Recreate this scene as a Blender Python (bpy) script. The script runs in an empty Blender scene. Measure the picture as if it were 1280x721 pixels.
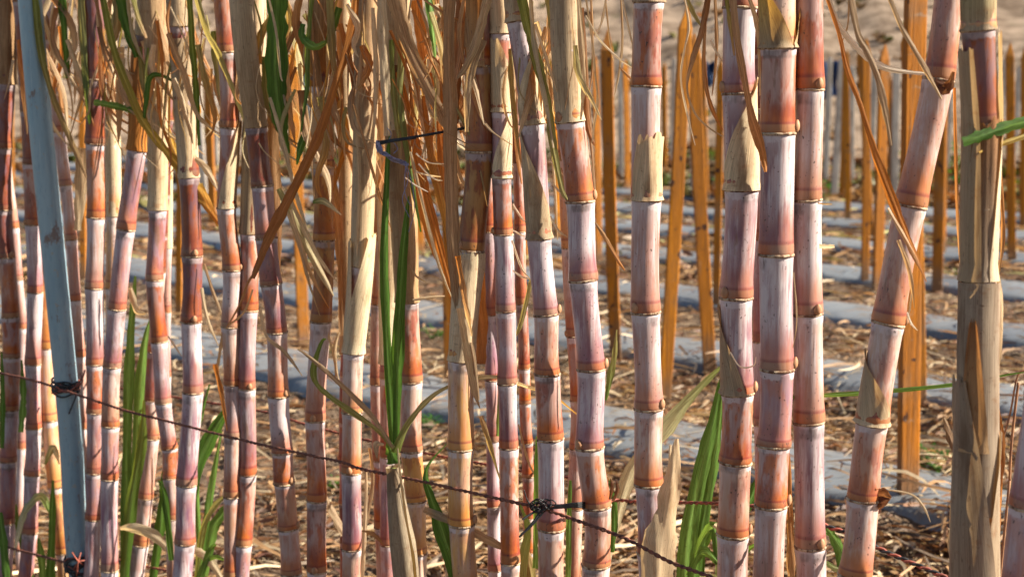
import bpy, math, random
import numpy as np
from mathutils import Vector, noise as mn
random.seed(11)
R = math.radians
scene = bpy.context.scene
col = scene.collection

# ------------------------------------------------------------------ camera maths
F = 1778.0; PITCH = R(8.48); CAMZ = 1.3
cp, sp = math.cos(PITCH), math.sin(PITCH)
def at(px, py, Y):
    """world point seen at photo pixel (px,py) at world depth Y"""
    a = (px - 640) / F; b = (360.5 - py) / F
    dx, dy, dz = a, cp + b * sp, -sp + b * cp
    t = Y / dy
    return Vector((dx * t, Y, CAMZ + dz * t))
def proj(p):
    x, y, z = p[0], p[1], p[2] - CAMZ
    d = y * cp - z * sp; u = y * sp + z * cp
    return 640 + F * x / d, 360.5 - F * u / d
def yrow(px): return 2.55 / (1.153 + (px - 640) / F)
def ground_at(px, py):
    a = (px - 640) / F; b = (360.5 - py) / F
    dx, dy, dz = a, cp + b * sp, -sp + b * cp
    t = -CAMZ / dz
    return Vector((dx * t, dy * t, 0))

cam_d = bpy.data.cameras.new('camera'); cam = bpy.data.objects.new('camera', cam_d); col.objects.link(cam)
cam.location = (0, 0, CAMZ); cam.rotation_euler = (R(90) - PITCH, 0, 0)
cam_d.lens = 1778 / 1280 * 36; cam_d.sensor_width = 36; cam_d.clip_end = 500; cam_d.clip_start = .05
cam_d.dof.use_dof = True; cam_d.dof.focus_distance = 2.05; cam_d.dof.aperture_fstop = 50 / 7.2
scene.camera = cam

# ------------------------------------------------------------------ light
AZ, EL = R(-4), R(33)      # azimuth measured from +X towards +Y (away from the camera)
w = bpy.data.worlds.new('World'); scene.world = w; w.use_nodes = True
nt = w.node_tree; bg = nt.nodes['Background']
sky = nt.nodes.new('ShaderNodeTexSky'); sky.sky_type = 'NISHITA'; sky.sun_disc = False
sky.sun_elevation = EL; sky.sun_rotation = R(90) - AZ
nt.links.new(sky.outputs[0], bg.inputs[0]); bg.inputs[1].default_value = 0.055
sd = bpy.data.lights.new('sun', 'SUN'); so = bpy.data.objects.new('sun', sd); col.objects.link(so)
sd.energy = 5.0; sd.angle = R(.6); sd.color = (1, .935, .81)
sdir = Vector((math.cos(AZ) * math.cos(EL), math.sin(AZ) * math.cos(EL), math.sin(EL)))
so.rotation_euler = sdir.to_track_quat('Z', 'Y').to_euler(); so.location = (6, 0, 6)
vs = scene.view_settings; vs.view_transform = 'Standard'; vs.look = 'None'; vs.exposure = 1.68; vs.gamma = 1

# ------------------------------------------------------------------ node helper
class N:
    def __init__(s, name):
        s.m = bpy.data.materials.new(name); s.m.use_nodes = True; s.t = s.m.node_tree
        s.b = s.t.nodes['Principled BSDF']; s.out = s.t.nodes['Material Output']
    def n(s, typ, **kw):
        x = s.t.nodes.new(typ)
        for k, v in kw.items(): setattr(x, k, v)
        return x
    def put(s, sock, v):
        if hasattr(v, 'is_linked') or hasattr(v, 'links'): s.t.links.new(v, sock)
        elif isinstance(v, (tuple, list)) and len(v) == 3 and sock.type == 'RGBA': sock.default_value = (*v, 1)
        else: sock.default_value = v
    def math(s, op, a, b=0.0, c=0.0, clamp=False):
        x = s.n('ShaderNodeMath', operation=op, use_clamp=clamp)
        s.put(x.inputs[0], a); s.put(x.inputs[1], b); s.put(x.inputs[2], c); return x.outputs[0]
    def mul(s, a, b): return s.math('MULTIPLY', a, b)
    def mix(s, f, a, b, mode='MIX'):
        x = s.n('ShaderNodeMix', data_type='RGBA', blend_type=mode); x.clamp_factor = True
        s.put(x.inputs[0], f); s.put(x.inputs[6], a); s.put(x.inputs[7], b); return x.outputs[2]
    def mr(s, v, a, b, c=0.0, d=1.0):
        x = s.n('ShaderNodeMapRange', interpolation_type='SMOOTHSTEP')
        s.put(x.inputs[0], v)
        for i, q in enumerate((a, b, c, d)): x.inputs[i + 1].default_value = q
        return x.outputs[0]
    def vec(s, v, sc, off=None):
        x = s.n('ShaderNodeVectorMath', operation='MULTIPLY'); s.put(x.inputs[0], v); x.inputs[1].default_value = sc
        o = x.outputs[0]
        if off is not None:
            y = s.n('ShaderNodeVectorMath', operation='ADD'); s.put(y.inputs[0], o); s.put(y.inputs[1], off); o = y.outputs[0]
        return o
    def noise(s, v, scale, detail=3, rough=.55):
        x = s.n('ShaderNodeTexNoise'); s.put(x.inputs['Vector'], v); x.inputs['Scale'].default_value = scale
        x.inputs['Detail'].default_value = detail; x.inputs['Roughness'].default_value = rough; return x.outputs['Fac']
    def attr(s, name):
        return s.n('ShaderNodeAttribute', attribute_name=name)
    def obj(s): return s.n('ShaderNodeTexCoord').outputs['Object']
    def uv(s):
        x = s.n('ShaderNodeSeparateXYZ'); s.t.links.new(s.n('ShaderNodeTexCoord').outputs['UV'], x.inputs[0]); return x.outputs
    def rnd(s, k=37.0):
        oi = s.n('ShaderNodeObjectInfo')
        c = s.n('ShaderNodeCombineXYZ'); s.put(c.inputs[0], s.mul(oi.outputs['Random'], k)); s.put(c.inputs[2], s.mul(oi.outputs['Random'], k * 2.3)); return c.outputs[0]
    def bump(s, h, strength, dist=.001):
        x = s.n('ShaderNodeBump'); x.inputs['Strength'].default_value = strength; x.inputs['Distance'].default_value = dist
        s.put(x.inputs['Height'], h); s.t.links.new(x.outputs[0], s.b.inputs['Normal'])
    def done(s, colr, rough=.6, spec=.3):
        s.put(s.b.inputs['Base Color'], colr); s.put(s.b.inputs['Roughness'], rough); s.b.inputs['Specular IOR Level'].default_value = spec
        return s.m

def mat_cane():
    k = N('cane_rind'); tone = k.attr('tone'); sep = k.n('ShaderNodeSeparateColor'); k.t.links.new(tone.outputs['Color'], sep.inputs[0])
    red, pur, amb = sep.outputs[0], sep.outputs[1], sep.outputs[2]; wax = tone.outputs['Alpha']
    off = k.rnd(); o = k.obj(); v = k.uv()[1]
    blot = k.noise(k.vec(o, (30, 30, 11), off), 1.0, 4, .6)
    blot2 = k.noise(k.vec(o, (55, 55, 16), off), 1.3, 3, .6)
    streak = k.noise(k.vec(o, (480, 480, 12), off), 1.0, 3, .6)
    streak2 = k.noise(k.vec(o, (170, 170, 9), off), 1.0, 4, .7)
    speck = k.noise(k.vec(o, (330, 330, 200), off), 1.0, 2, .5)
    oi = k.n('ShaderNodeObjectInfo').outputs['Random']
    big = k.noise(k.vec(o, (16, 16, 7), off), 1.0, 2, .5)
    body = k.mix(oi, (.40, .255, .20), (.36, .19, .145))
    c = k.mix(k.mul(pur, k.mr(blot, .22, .62, .4, 1)), body, k.mix(oi, (.22, .10, .15), (.15, .07, .10)))
    c = k.mix(k.mul(amb, k.mr(blot2, .0, .6, .6, 1)), c, k.mix(blot, (.52, .20, .02), (.54, .32, .10)))
    # red blush: patches plus a band that rises unevenly from the root band
    patch = k.mr(k.math('ADD', blot2, k.mul(streak2, .25)), .55, .72)
    low = k.mr(k.math('SUBTRACT', k.math('ADD', v, k.mul(blot2, .55)), k.mul(k.math('SUBTRACT', big, .5), .9)), .38, .78, 1, 0)
    redc = k.mix(k.mr(blot, .35, .65), (.42, .105, .014), (.21, .035, .014))
    rm = k.math('MULTIPLY', k.math('POWER', red, .7), k.math('MAXIMUM', k.mul(patch, .95), low), clamp=True)
    c = k.mix(rm, c, redc)
    root = k.mr(v, .085, .115, 1, 0)
    rc_ = k.mix(k.mr(big, .35, .65), (.34, .085, .025), (.24, .13, .075)); rc_ = k.mix(k.mr(blot2, .5, .68, 0, .7), rc_, (.13, .035, .02))
    c = k.mix(k.mul(root, .85), c, k.mix(amb, rc_, (.44, .20, .05)))
    line = k.mul(k.mr(v, .085, .105), k.mr(v, .105, .14, 1, 0))
    c = k.mix(k.mul(line, .75), c, (.17, .028, .018))
    # wax bloom: patchy, rubbed off in places, dense in the band under the next node
    w1 = k.mr(k.math('ADD', k.mul(big, .5), k.math('ADD', k.mul(streak2, .55), k.mul(blot2, .35))), .58, .80)
    w1 = k.mul(k.math('MULTIPLY', w1, wax), k.mr(v, .12, .5, .12, 1))
    w2 = k.mr(k.math('ADD', v, k.mul(k.math('SUBTRACT', streak2, .5), .10)), .895, .925)
    w2 = k.mul(w2, k.mr(blot2, .32, .52, .15, .9))
    w3 = k.mul(k.mr(k.math('ADD', v, k.mul(blot, .4)), .80, 1.25), .9)
    wf = k.math('MAXIMUM', k.math('MAXIMUM', w2, w1), k.mul(k.mul(w3, wax), .75))
    wf = k.mul(wf, k.math('SUBTRACT', 1, k.mul(k.mul(rm, .75), k.mr(v, .86, .93, 1, .2))))
    c = k.mix(wf, c, k.mix(blot2, (.57, .505, .47), (.45, .365, .385)))
    c = k.mix(k.mr(wax, 0, .16, .5, 0), c, (.07, .02, .015))  # waxless dark red internodes: rind colour darkened further to include the shade on them
    # fibre streaks, cracks, scab and sooty mould
    c = k.mix(k.mr(streak, .58, .80, 0, .35), c, (.16, .07, .06))
    crack = k.noise(k.vec(o, (260, 260, 5), off), 1.0, 2, .4)
    c = k.mix(k.mul(k.mr(crack, .70, .74), k.mr(big, .48, .60, 0, .8)), c, (.12, .06, .05))
    c = k.mix(k.mul(k.mr(blot, .58, .66), k.mr(streak2, .48, .58, 0, .7)), c, (.20, .10, .06))
    c = k.mix(k.mul(k.mr(speck, .64, .70), k.mr(blot2, .46, .58, 0, .9)), c, (.045, .03, .025))
    c = k.mix(k.mul(k.mr(v, .86, .90), k.mul(k.mr(v, .955, .985, 1, 0), k.mr(blot, .5, .62, 0, .6))), c, (.10, .07, .065))
    k.bump(k.math('ADD', k.mul(streak, .5), k.math('ADD', k.mul(streak2, .7), k.mul(blot, .5))), .5, .0007)
    return k.done(c, k.mr(wf, 0, 1, .36, .62), .35)
def mat_scar():
    k = N('leaf_scar'); o = k.obj(); n1 = k.noise(k.vec(o, (120, 120, 60), k.rnd()), 1, 3)
    n2 = k.noise(k.vec(o, (400, 400, 200), k.rnd()), 1, 2)
    c = k.mix(k.mr(n1, .35, .65), (.13, .06, .035), (.46, .34, .22)); c = k.mix(k.mr(n2, .55, .7), c, (.06, .03, .02))
    k.bump(n2, .6, .001); return k.done(c, .85, .1)
def mat_bud():
    k = N('bud_scale'); o = k.obj(); n1 = k.noise(k.vec(o, (200, 200, 60), k.rnd()), 1, 3)
    c = k.mix(n1, (.52, .30, .16), (.20, .07, .03)); k.bump(n1, .5, .001); return k.done(c, .6, .2)
def leafy(name, transl, fibre, spec=.25, con=1.0):
    k = N(name); t = k.attr('tint').outputs['Color']; u, v = k.uv()[0], k.uv()[1]
    off = k.rnd(11)
    cb = k.n('ShaderNodeCombineXYZ'); k.put(cb.inputs[0], k.mul(u, fibre)); k.put(cb.inputs[1], k.mul(v, 5))
    f1 = k.noise(k.vec(cb.outputs[0], (1, 1, 1), off), 1.0, 3, .65)
    cb2 = k.n('ShaderNodeCombineXYZ'); k.put(cb2.inputs[0], k.mul(u, fibre * (.12 if con == 1 else .05))); k.put(cb2.inputs[1], k.mul(v, 22))
    f2 = k.noise(k.vec(cb2.outputs[0], (1, 1, 1), off), 1.0, 4, .65)
    c = k.mix(k.mr(f1, .35, .62), k.mix(1.0, t, tuple(1 - (1 - q) * con for q in (.62, .55, .48)), 'MULTIPLY'), k.mix(1.0, t, (1.22, 1.2, 1.15), 'MULTIPLY'))
    c = k.mix(k.mr(f2, .55, .75, 0, .6), c, k.mix(1.0, t, (.72, .45, .30), 'MULTIPLY'))
    sp_ = k.noise(k.vec(cb2.outputs[0], (2.2, 3, 1), off), 1.0, 3, .7); c = k.mix(k.mr(sp_, .64, .72, 0, .7), c, k.mix(1.0, t, (.38, .24, .2), 'MULTIPLY'))
    c = k.mix(k.mr(f2, .30, .18, 0, .5), c, k.mix(1.0, t, (1.25, 1.15, .95), 'MULTIPLY'))
    if con < 1:
        bl = k.noise(k.vec(k.obj(), (45, 45, 9), off), 1.0, 4, .6); c = k.mix(k.mr(bl, .5, .72, 0, .75), c, k.mix(1.0, t, (.55, .42, .33), 'MULTIPLY'))
        b3 = k.noise(k.vec(k.obj(), (300, 300, 60), off), 1.0, 2, .6); c = k.mix(k.mr(b3, .66, .72, 0, .6), c, (.10, .06, .04))
    k.bump(f1, .45 if con == 1 else .8, .0006); k.done(c, .55, spec)
    tr = k.n('ShaderNodeBsdfTranslucent'); k.put(tr.inputs[0], k.mix(1.0, c, (1.25, 1.02, .64), 'MULTIPLY'))
    mx = k.n('ShaderNodeMixShader'); mx.inputs[0].default_value = transl
    k.t.links.new(k.b.outputs[0], mx.inputs[1]); k.t.links.new(tr.outputs[0], mx.inputs[2]); k.t.links.new(mx.outputs[0], k.out.inputs[0])
    return k.m
def mat_soil():
    k = N('dry_soil'); g = k.n('ShaderNodeNewGeometry').outputs['Position']
    a = k.noise(k.vec(g, (1, 1, 1)), 1.3, 5, .6); b = k.noise(k.vec(g, (1, 1, 1)), 24, 4, .65); c3 = k.noise(k.vec(g, (1, 1, 1)), 90, 3, .6)
    far = k.n('ShaderNodeSeparateXYZ'); k.t.links.new(g, far.inputs[0])
    c = k.mix(k.mr(a, .35, .65), (.095, .06, .038), (.16, .107, .07)); c = k.mix(k.mr(b, .42, .68), c, (.07, .043, .027)); c = k.mix(k.mr(c3, .55, .72), c, (.27, .205, .14))
    # dry grassy bank behind the field
    gr = k.noise(k.vec(g, (1, 1, 2.5)), 1.2, 6, .7)
    bank = k.mix(k.mr(gr, .38, .62), (.28, .205, .145), (.12, .082, .055)); bank = k.mix(k.mr(k.noise(g, .9, 4), .60, .70, 0, .5), bank, (.09, .09, .04))
    c = k.mix(k.mr(far.outputs[1], 19, 25), c, bank)
    k.bump(k.math('ADD', b, k.mul(c3, .5)), .8, .03); return k.done(c, .95, .05)
def mat_plastic():
    k = N('mulch_plastic'); g = k.n('ShaderNodeNewGeometry').outputs['Position']
    a = k.noise(g, 2.2, 4, .6); b = k.noise(k.vec(g, (1, 1, 1)), 9, 5, .65); mp = k.n('ShaderNodeMapping'); k.t.links.new(g, mp.inputs[0]); mp.inputs['Rotation'].default_value = (0, 0, R(-139)); mp.inputs['Scale'].default_value = (1.3, 9, 2); w_ = k.noise(mp.outputs[0], 2.2, 3)
    c = k.mix(k.mr(a, .35, .68), (.175, .18, .18), (.105, .11, .115)); c = k.mix(k.mr(b, .55, .66, 0, .7), c, (.16, .125, .09))
    k.bump(k.math('ADD', w_, k.mul(b, .12)), .8, .03); return k.done(c, .36, .5)
def mat_stake():
    k = N('stake_wood'); o = k.obj(); off = k.rnd(9)
    a = k.noise(k.vec(o, (60, 60, 2.2), off), 1, 4, .65); b = k.noise(k.vec(o, (9, 9, 5), off), 1, 4, .6); kn = k.noise(k.vec(o, (34, 34, 17), off), 1, 2)
    oi = k.n('ShaderNodeObjectInfo').outputs['Random']
    gr = k.noise(k.vec(o, (230, 230, 4), off), 1, 4, .7); zz = k.n('ShaderNodeSeparateXYZ'); k.t.links.new(o, zz.inputs[0])
    c = k.mix(k.mr(a, .3, .7), k.mix(oi, (.60, .215, .010), (.48, .155, .010)), k.mix(oi, (.30, .105, .014), (.25, .10, .025)))
    c = k.mix(k.mr(gr, .50, .66, 0, .65), c, (.17, .065, .018)); c = k.mix(k.mr(b, .52, .70, 0, .75), c, (.26, .13, .055)); c = k.mix(k.mr(kn, .64, .70), c, (.08, .035, .02))
    c = k.mix(k.mul(k.mr(k.math('ADD', zz.outputs[2], k.mul(b, .25)), .14, .30, 1, 0), .75), c, (.15, .105, .07))
    c = k.mix(k.mul(k.mr(k.noise(k.vec(o, (20, 20, 30), off), 1, 4, .7), .62, .70, 0, .5), oi), c, (.33, .27, .20))
    k.bump(k.math('ADD', a, gr), .9, .004); return k.done(c, .8, .15)
def mat_simple(name, c1, c2, sc, rough=.5, spec=.3, metal=0, bump=.3, st=(1, 1, 1)):
    k = N(name); o = k.obj(); a = k.noise(k.vec(o, st, k.rnd(7)), sc, 4, .6)
    k.bump(a, bump, .001); k.b.inputs['Metallic'].default_value = metal
    return k.done(k.mix(k.mr(a, .35, .65), c1, c2), rough, spec)
def mat_pipe():
    k = N('painted_pipe'); o = k.obj(); a = k.noise(k.vec(o, (12, 12, 3)), 1, 5, .65); b = k.noise(k.vec(o, (160, 160, 30)), 1, 4, .7); d = k.noise(k.vec(o, (60, 60, 60)), 1, 3)
    c = k.mix(k.mr(a, .35, .68), (.20, .30, .35), (.27, .355, .385)); c = k.mix(k.mr(b, .52, .74, 0, .55), c, (.12, .19, .24)); c = k.mix(k.mr(d, .62, .68, 0, .7), c, (.30, .28, .23)); sc_ = k.noise(k.vec(o, (300, 300, 9)), 1, 2, .5); c = k.mix(k.mr(sc_, .64, .70, 0, .6), c, (.36, .42, .43)); c = k.mix(k.mul(k.mr(k.noise(k.vec(o, (35, 35, 12)), 1, 5, .75), .60, .66), .8), c, (.16, .09, .06))
    k.bump(k.math('ADD', b, a), .35, .001); k.b.inputs['Metallic'].default_value = .25; return k.done(c, .5, .4)
M = dict(cane=mat_cane(), scar=mat_scar(), bud=mat_bud(), leaf=leafy('leaf_blade', .50, 26), sheath=leafy('leaf_sheath', .28, 110, .12, .55),
         straw=leafy('straw', .25, 6), soil=mat_soil(), plastic=mat_plastic(), stake=mat_stake(), pipe=mat_pipe(),
         rust=mat_simple('rusty_wire', (.10, .045, .035), (.24, .085, .05), 120, .7, .3, .3), orange=mat_simple('orange_strand', (.30, .075, .045), (.16, .05, .035), 90, .6),
         black=mat_simple('black_cord', (.012, .012, .013), (.03, .028, .028), 80, .5), violet=mat_simple('violet_string', (.15, .13, .22), (.30, .28, .36), 200, .8),
         post=mat_simple('weathered_post', (.36, .31, .26), (.24, .20, .165), 6, .8), blue=mat_simple('blue_tarp', (.02, .045, .13), (.06, .12, .24), 3, .6),
         pale=mat_simple('pale_sheeting', (.34, .38, .40), (.24, .29, .31), 3, .6), twig=mat_simple('twig_bark', (.34, .16, .07), (.20, .09, .045), 40, .8))

# ------------------------------------------------------------------ object helpers
def setp(o, label=None, cat=None, group=None, kind=None):
    for kx, vx in (('label', label), ('category', cat), ('group', group), ('kind', kind)):
        if vx: o[kx] = vx
    return o
def empty(name, loc):
    o = bpy.data.objects.new(name, None); col.objects.link(o); o.location = loc; o.empty_display_size = .05; return o
def meshobj(name, V, Fc, mats, parent=None, origin=None, uv=None, attr=None, fm=None, smooth=True):
    """V world-space points; stored relative to the parent's (or the given) origin"""
    V = np.asarray([tuple(p) for p in V], dtype=np.float64) if not isinstance(V, np.ndarray) else V
    if parent is not None:
        root = parent
        off = np.zeros(3)
        while root is not None: off += np.array(root.location); root = root.parent
    else: off = np.array(origin if origin is not None else (0, 0, 0), dtype=float)
    me = bpy.data.meshes.new(name); me.from_pydata((V - off).tolist(), [], Fc)
    for m in (mats if isinstance(mats, (list, tuple)) else [mats]): me.materials.append(m)
    if smooth: me.polygons.foreach_set('use_smooth', [True] * len(me.polygons))
    if fm is not None: me.polygons.foreach_set('material_index', fm)
    if uv is not None:
        l = me.uv_layers.new(name='UVMap'); vi = np.empty(len(me.loops), dtype=np.int32); me.loops.foreach_get('vertex_index', vi)
        l.data.foreach_set('uv', np.asarray(uv, dtype=np.float32)[vi].ravel())
    if attr is not None:
        nm, data = attr
        a = me.color_attributes.new(nm, 'FLOAT_COLOR', 'POINT'); d = np.asarray(data, dtype=np.float32)
        if d.ndim == 1: d = np.tile(d, (len(V), 1))
        a.data.foreach_set('color', d.ravel())
    o = bpy.data.objects.new(name, me); col.objects.link(o)
    if parent is not None: o.parent = parent
    else: o.location = tuple(off)
    me.update(); return o
def catmull(P, t):
    n = len(P) - 1; i = min(max(int(math.floor(t)), 0), n - 1); f = t - i
    p0, p1, p2, p3 = P[max(i - 1, 0)], P[i], P[i + 1], P[min(i + 2, n)]
    return .5 * ((2 * p1) + (p2 - p0) * f + (2 * p0 - 5 * p1 + 4 * p2 - p3) * f * f + (3 * p1 - p0 - 3 * p2 + p3) * f ** 3)
def frame(T):
    T = T.normalized(); s = Vector((0, 1, 0)).cross(T)
    if s.length < .2: s = Vector((1, 0, 0))
    s.normalize(); f = T.cross(s).normalized()   # s ~ +X side, f ~ front/back
    return s, f
def grid_faces(n, m, closed, flip=False):
    Fc = []
    if flip: return [f[::-1] for f in grid_faces(n, m, closed)]
    for i in range(n - 1):
        for j in range(m if closed else m - 1):
            a = i * m + j; b = i * m + (j + 1) % m; Fc.append((a, b, b + m, a + m))
    return Fc
def tube(C, rad, seg=8, capped=True):
    V = []; n = len(C)
    for i, c in enumerate(C):
        T = C[min(i + 1, n - 1)] - C[max(i - 1, 0)]; s, f = frame(T); r = rad[i] if isinstance(rad, (list, tuple)) else rad
        for j in range(seg):
            a = 2 * math.pi * j / seg; V.append(c + s * (r * math.cos(a)) + f * (r * math.sin(a)))
    Fc = grid_faces(n, seg, True)
    if capped: Fc.append(tuple(range(seg - 1, -1, -1))); Fc.append(tuple(range((n - 1) * seg, n * seg)))
    return V, Fc
def smooth_path(P, n):
    return [catmull(P, i * (len(P) - 1) / (n - 1)) for i in range(n)]

COL = dict(G=(.07, .16, .022), g=(.16, .20, .035), L=(.19, .35, .075), T=(.40, .255, .135), C=(.60, .49, .33), O=(.48, .19, .04), B=(.25, .12, .05),
           Y=(.56, .36, .07), A=(.36, .265, .17), D=(.10, .045, .03), P=(.58, .445, .285), S=(.34, .32, .13), E=(.68, .60, .42), W=(.8, .74, .63), t=(.38, .23, .115), b=(.17, .08, .036), c=(.58, .46, .30), n=(.25, .19, .14), q=(.29, .225, .165))
def ribbon(name, P, W, c0, c1, parent=None, roll=0.0, twist=0.0, fold=.25, n=None, origin=None, mat='leaf', twigs=0):
    """leaf blade along world points P with widths W (metres)"""
    n = n or max(10, 6 * len(P)); V = []; U = []; A = []; m = 7
    C = smooth_path(P, n); wv = [Vector((x, 0, 0)) for x in W]
    ph = random.uniform(0, 9); L = 0
    for i, c in enumerate(C):
        t = i / (n - 1); T = C[min(i + 1, n - 1)] - C[max(i - 1, 0)]; s, f = frame(T)
        if i: L += (C[i] - C[i - 1]).length
        a = R(roll + twist * t); s2 = s * math.cos(a) + f * math.sin(a); f2 = f * math.cos(a) - s * math.sin(a)
        wd = max(catmull(wv, t * (len(W) - 1)).x, .0003) * (1 + .10 * math.sin(t * 19 + ph) + .22 * mn.noise(Vector((t * 26, ph, 0))))
        for j in range(m):
            q = (j / (m - 1) - .5) * 2
            h = (abs(q) * fold + .09 * math.sin(q * 5 + t * 11 + ph)) * wd * .5
            if abs(q) > .9: q *= 1 + .16 * mn.noise(Vector((t * 60, q * 5, ph)))
            V.append(c + s2 * (q * wd * .5) + f2 * h); U.append((j / (m - 1) * min(1.0, wd / .02) + ph, L * 3))
            k = t; cc = [c0[z] * (1 - k) + c1[z] * k for z in range(3)]
            if j == 3: cc = [z * 1.5 + .03 for z in cc] if c0[1] > c0[0] else [z * 1.15 + .01 for z in cc]
            A.append((*cc, 1))
    return meshobj(name, V, grid_faces(n, m, False), M[mat], parent, origin, U, ('tint', A))

# ------------------------------------------------------------------ sugarcane
TONE = dict(w=(.34, .30, .1, .95), p=(.5, .85, .0, .72), v=(.20, 1.0, .0, .95), r=(1.0, .45, .15, .38), d=(.95, .85, .1, .0), o=(.8, .0, 1.0, .06), a=(.55, .0, 1.0, .15), c=(.25, .0, .75, .75), k=(.7, .12, .25, .62), y=(.25, 0, .9, .45), m=(.5, .9, .0, .3))
STALK = {}
class Stalk: pass
def make_stalk(sid, dY, wt, wb, nodes, tones, label, buds='', ratio_scar=1.0):
    S = Stalk(); STALK[sid] = S; S.scars = []; rng = random.Random(sid)
    xs = [q[1] for q in nodes]; mx = sum(xs) / len(xs); Y = yrow(mx) + dY; S.Y = Y
    P = [at(x, y, Y + .004 * rng.uniform(-1, 1)) for y, x in nodes]
    n = len(P); dia = [1.045 * (wt + (wb - wt) * i / (n - 1)) * Y / F for i in range(n)]
    tn = list(tones); bd = list(buds.ljust(n, '.')); seglen = .105 * (dia[0] / .037) ** .5
    up, upd, upt, upb = [], [], [], []
    d = (P[0] - P[1]).normalized(); c = P[0].copy()
    top = 1.95 + rng.uniform(-.1, .15)
    while c.z < top:
        d = (d * .8 + Vector((rng.uniform(-.05, .05), rng.uniform(-.05, .05), .25))).normalized(); c = c + d * (seglen * rng.uniform(.85, 1.1)); up.append(c.copy()); upd.append(dia[0] * .97); upt.append('d')
    P = up[::-1] + P; dia = upd[::-1] + dia; tn = upt[::-1] + tn; bd = ['.'] * len(up) + bd
    d = (P[-1] - P[-2]).normalized(); c = P[-1].copy()
    while c.z > -.02:
        d = (d * .85 + Vector((rng.uniform(-.03, .03), rng.uniform(-.03, .03), -.2))).normalized(); c = c + d * (seglen * rng.uniform(.8, 1.0)); P.append(c.copy()); dia.append(dia[-1]); tn.append(tn[-1]); bd.append(rng.choice('..LR'))
    S.P, S.dia, S.tn = P, dia, tn; S.py = [proj(p)[1] for p in P]
    base = P[-1].copy(); root = empty('sugarcane_stalk', base); S.root = root
    setp(root, label, 'sugarcane', 'sugarcane stalks growing in a row')
    SEG = 26
    for i in range(len(P) - 1):       # internode i lies between P[i] (top) and P[i+1] (bottom)
        V = []; U = []
        vs_ = [0, .015, .035, .07, .10, .13, .18, .26, .38, .5, .62, .74, .84, .90, .935, .96, .985, 1]
        prof = [1.02, 1.075, 1.085, 1.075, 1.06, 1.035, 1.01, .995, .985, .98, .982, .99, 1.0, 1.01, 1.03, 1.045, 1.04, 1.01]
        e = rng.uniform(.6, 1.25); ang0 = rng.uniform(0, 6.3); bend = Vector((rng.uniform(-1, 1), rng.uniform(-1, 1), 0)) * .0012
        for v, pr in zip(vs_, prof):
            cc = catmull(P, i + 1 - v) + bend * math.sin(v * math.pi)
            T = catmull(P, max(i + 1 - v - .03, 0)) - catmull(P, min(i + 1 - v + .03, len(P) - 1)); s, f = frame(T)
            r = .5 * (dia[i + 1] * (1 - v) + dia[i] * v) * (1 + (pr - 1) * e)
            for j in range(SEG):
                a = 2 * math.pi * j / SEG
                rr = r * (1 + .012 * math.sin(3 * a + ang0) + .018 * math.cos(2 * a + ang0 * 2))
                V.append(cc + s * (rr * math.cos(a)) - f * (rr * math.sin(a))); U.append((j / SEG, v))
        tc = [min(1, max(0, q + rng.uniform(-.1, .1))) for q in TONE[tn[i]]]
        o = meshobj('internode', V, grid_faces(len(vs_), SEG, True, True), M['cane'], root, None, U, ('tone', tc))
        # leaf scar: thin ragged ring at the bottom of the internode
        V = []; ra = dia[i + 1] * .5; c0 = P[i + 1]; T = catmull(P, i + .97) - catmull(P, min(i + 1.03, len(P) - 1)); s, f = frame(T); T = T.normalized(); SG = 40
        tilt = rng.uniform(-.05, .05)
        for (hz, rr) in ((-.0016, 1.03), (-.0014, 1.10), (.0003, 1.115), (.0016, 1.085), (.0018, 1.02)):
            for j in range(SG):
                a = 2 * math.pi * j / SG; jag = .0009 * mn.noise(Vector((math.cos(a) * 4, math.sin(a) * 4 + i, hz * 300 + rng.random() * .3)))
                r_ = ra * (rr + .02 * mn.noise(Vector((math.cos(a) * 6, math.sin(a) * 6, i * 2.))))
                V.append(c0 + s * (r_ * math.cos(a)) - f * (r_ * math.sin(a)) + T * (hz * (ra / .018) * (1 if hz < 0 else .9) + jag + tilt * ra * math.cos(a)))
        S.scars.append((i + 1, meshobj('leaf_scar', V, grid_faces(5, SG, True, True), M['scar'], o)))
        b = bd[i + 1]
        if b != '.':
            a = {'R': 12, 'L': 168, 'F': 95, 'f': 60, 'r': 35, 'l': 140}[b]; a = R(a)
            out = (s * math.cos(a) - f * math.sin(a)).normalized(); side = T.cross(out)
            bc = c0 + T * (ra * .42) + out * (ra * 1.04); V = []; nb, mb = 7, 12
            for q in range(nb):
                th = math.pi * q / (nb - 1); hz = -math.cos(th); rr = math.sin(th) * (1 - .35 * max(hz, 0))
                for j in range(mb):
                    al = 2 * math.pi * j / mb
                    V.append(bc + T * (hz * ra * .40) + side * (math.cos(al) * rr * ra * .33) + out * (math.sin(al) * rr * ra * .26 + max(hz, 0) * ra * .10))
            meshobj('bud', V, grid_faces(nb, mb, True), M['bud'], o)
    return S
def s_at(S, py):
    """spline parameter at photo row py"""
    for i in range(len(S.py) - 1):
        if S.py[i] <= py <= S.py[i + 1]: return i + (py - S.py[i]) / (S.py[i + 1] - S.py[i])
    return 0 if py < S.py[0] else len(S.py) - 1.0
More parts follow.
